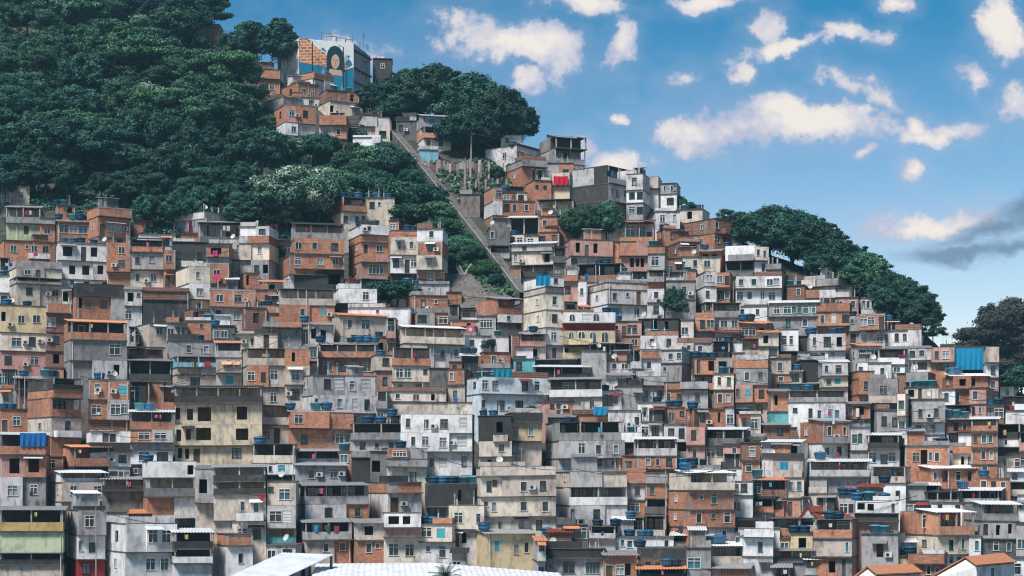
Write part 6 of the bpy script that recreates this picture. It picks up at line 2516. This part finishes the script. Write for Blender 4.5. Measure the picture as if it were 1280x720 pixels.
CSOFT = {29: 0.35, 28: 0.4, 30: 0.55, 31: 0.5, 16: 0.65, 17: 0.55, 27: 0.4}
DARKC = [(1240, 288, 85, 17, 18), (1275, 262, 42, 18, 28), (1205, 318, 85, 10, 5), (1262, 312, 60, 14, 6)]


def warp(scale, amp, src):
    x = N('ShaderNodeTexNoise')
    x.inputs['Scale'].default_value = scale
    x.inputs['Detail'].default_value = 5
    x.inputs['Roughness'].default_value = 0.6
    t.links.new(dirv, x.inputs['Vector'])
    s = N('ShaderNodeVectorMath', operation='SUBTRACT')
    s.inputs[1].default_value = (0.5, 0.5, 0.5)
    t.links.new(x.outputs['Color'], s.inputs[0])
    m = N('ShaderNodeVectorMath', operation='MULTIPLY')
    m.inputs[1].default_value = (amp, amp * 0.8, 0)
    t.links.new(s.outputs[0], m.inputs[0])
    a = N('ShaderNodeVectorMath', operation='ADD')
    t.links.new(m.outputs[0], a.inputs[0])
    t.links.new(src, a.inputs[1])
    return a.outputs[0]


wdir = warp(75, 0.012, warp(24, 0.027, dirv))


def cloudfield(lst, soft=None):
    acc = None
    for i, (x, y, rx, ry, an) in enumerate(lst):
        mp = N('ShaderNodeMapping', vector_type='TEXTURE')
        mp.inputs['Location'].default_value = ((x - 640) / F, (HORIZON - y) / F, 0)
        mp.inputs['Rotation'].default_value = (0, 0, R(an))
        mp.inputs['Scale'].default_value = (rx * 1.12 / F, ry * 1.12 / F, 1)
        t.links.new(wdir, mp.inputs['Vector'])
        ln = N('ShaderNodeVectorMath', operation='LENGTH')
        t.links.new(mp.outputs[0], ln.inputs[0])
        v = mth('SUBTRACT', 1.0, ln.outputs['Value'])
        if soft and i in soft:
            v = mth('MULTIPLY', mth('ADD', v, 0.0), soft[i])
        acc = v if acc is None else mth('MAXIMUM', acc, v)
    return acc


nz = wnoise(26, 8, 0.62).outputs['Fac']
nz2 = wnoise(62, 7, 0.68, (3, 1, 0)).outputs['Fac']
dens = mth('ADD', cloudfield(CLOUDS, CSOFT), mth('ADD', mth('MULTIPLY', mth('SUBTRACT', nz, 0.5), 1.9), mth('MULTIPLY', mth('SUBTRACT', nz2, 0.5), 1.5)))
mask = mrange(dens, -0.02, 0.46, 0, 1, True)
# sunlit tops, pink-grey bellies: compare the density a little higher up
shade = wnoise(20, 5, 0.6, (0, -0.006, 0)).outputs['Fac']
cc = mixc(mrange(mth('ADD', dens, mth('MULTIPLY', mth('SUBTRACT', shade, 0.5), 3.0)), 0.15, 1.0), CLOUD_EDGE, CLOUD_CORE)
dd = mth('ADD', cloudfield(DARKC), mth('MULTIPLY', mth('SUBTRACT', wnoise(16, 6, 0.6, (1, 0, 0), (1, 2.2, 1)).outputs['Fac'], 0.5), 2.2))
veil = mth('MULTIPLY', mrange(mth('ADD', dens, mth('MULTIPLY', mth('SUBTRACT', wnoise(9, 6, 0.65, (2, 0, 0), (1, 2.5, 1)).outputs['Fac'], 0.5), 2.4)), -1.2, 0.4, 0, 1, True), 0.2)
c0 = mixc(veil, skyc, CLOUD_EDGE)
c1 = mixc(mth('MULTIPLY', mask, 0.95), c0, cc)
c2 = mixc(mth('MULTIPLY', mrange(dd, -0.15, 0.95, 0, 1, True), 0.8), c1, CLOUD_DARK)
t.links.new(c2, bg.inputs['Color'])
bg.inputs['Strength'].default_value = SKY_STRENGTH

scene.render.engine = 'CYCLES'
scene.view_settings.view_transform = 'Standard'
scene.view_settings.look = 'None'
scene.view_settings.exposure = EXPOSURE
scene.view_settings.gamma = 1.0
scene.view_settings.use_curve_mapping = False
scene.cycles.use_denoising = True
scene.cycles.filter_width = 1.15
scene.cycles.max_bounces = 4
scene.cycles.diffuse_bounces = 2
scene.cycles.glossy_bounces = 2
scene.cycles.transmission_bounces = 2
scene.cycles.volume_bounces = 0

# ------------------------------------------------------------------ air: a little blue haze towards the far crest
hz = MB()
hz.box(-1250, 1250, -40, 960, -21, 190)
hm = bpy.data.materials.new('haze')
hm.use_nodes = True
hn = hm.node_tree.nodes
hn.clear()
ho = hn.new('ShaderNodeOutputMaterial')
hv = hn.new('ShaderNodeVolumePrincipled')
hv.inputs['Color'].default_value = (0.35, 0.75, 1.0, 1)
hv.inputs['Density'].default_value = HAZE
hm.node_tree.links.new(hv.outputs[0], ho.inputs['Volume'])
if HAZE > 0:
    o = build('haze', hz, hm)
    o['kind'] = 'stuff'
    o['label'] = 'thin blue haze in the air over the hillside'
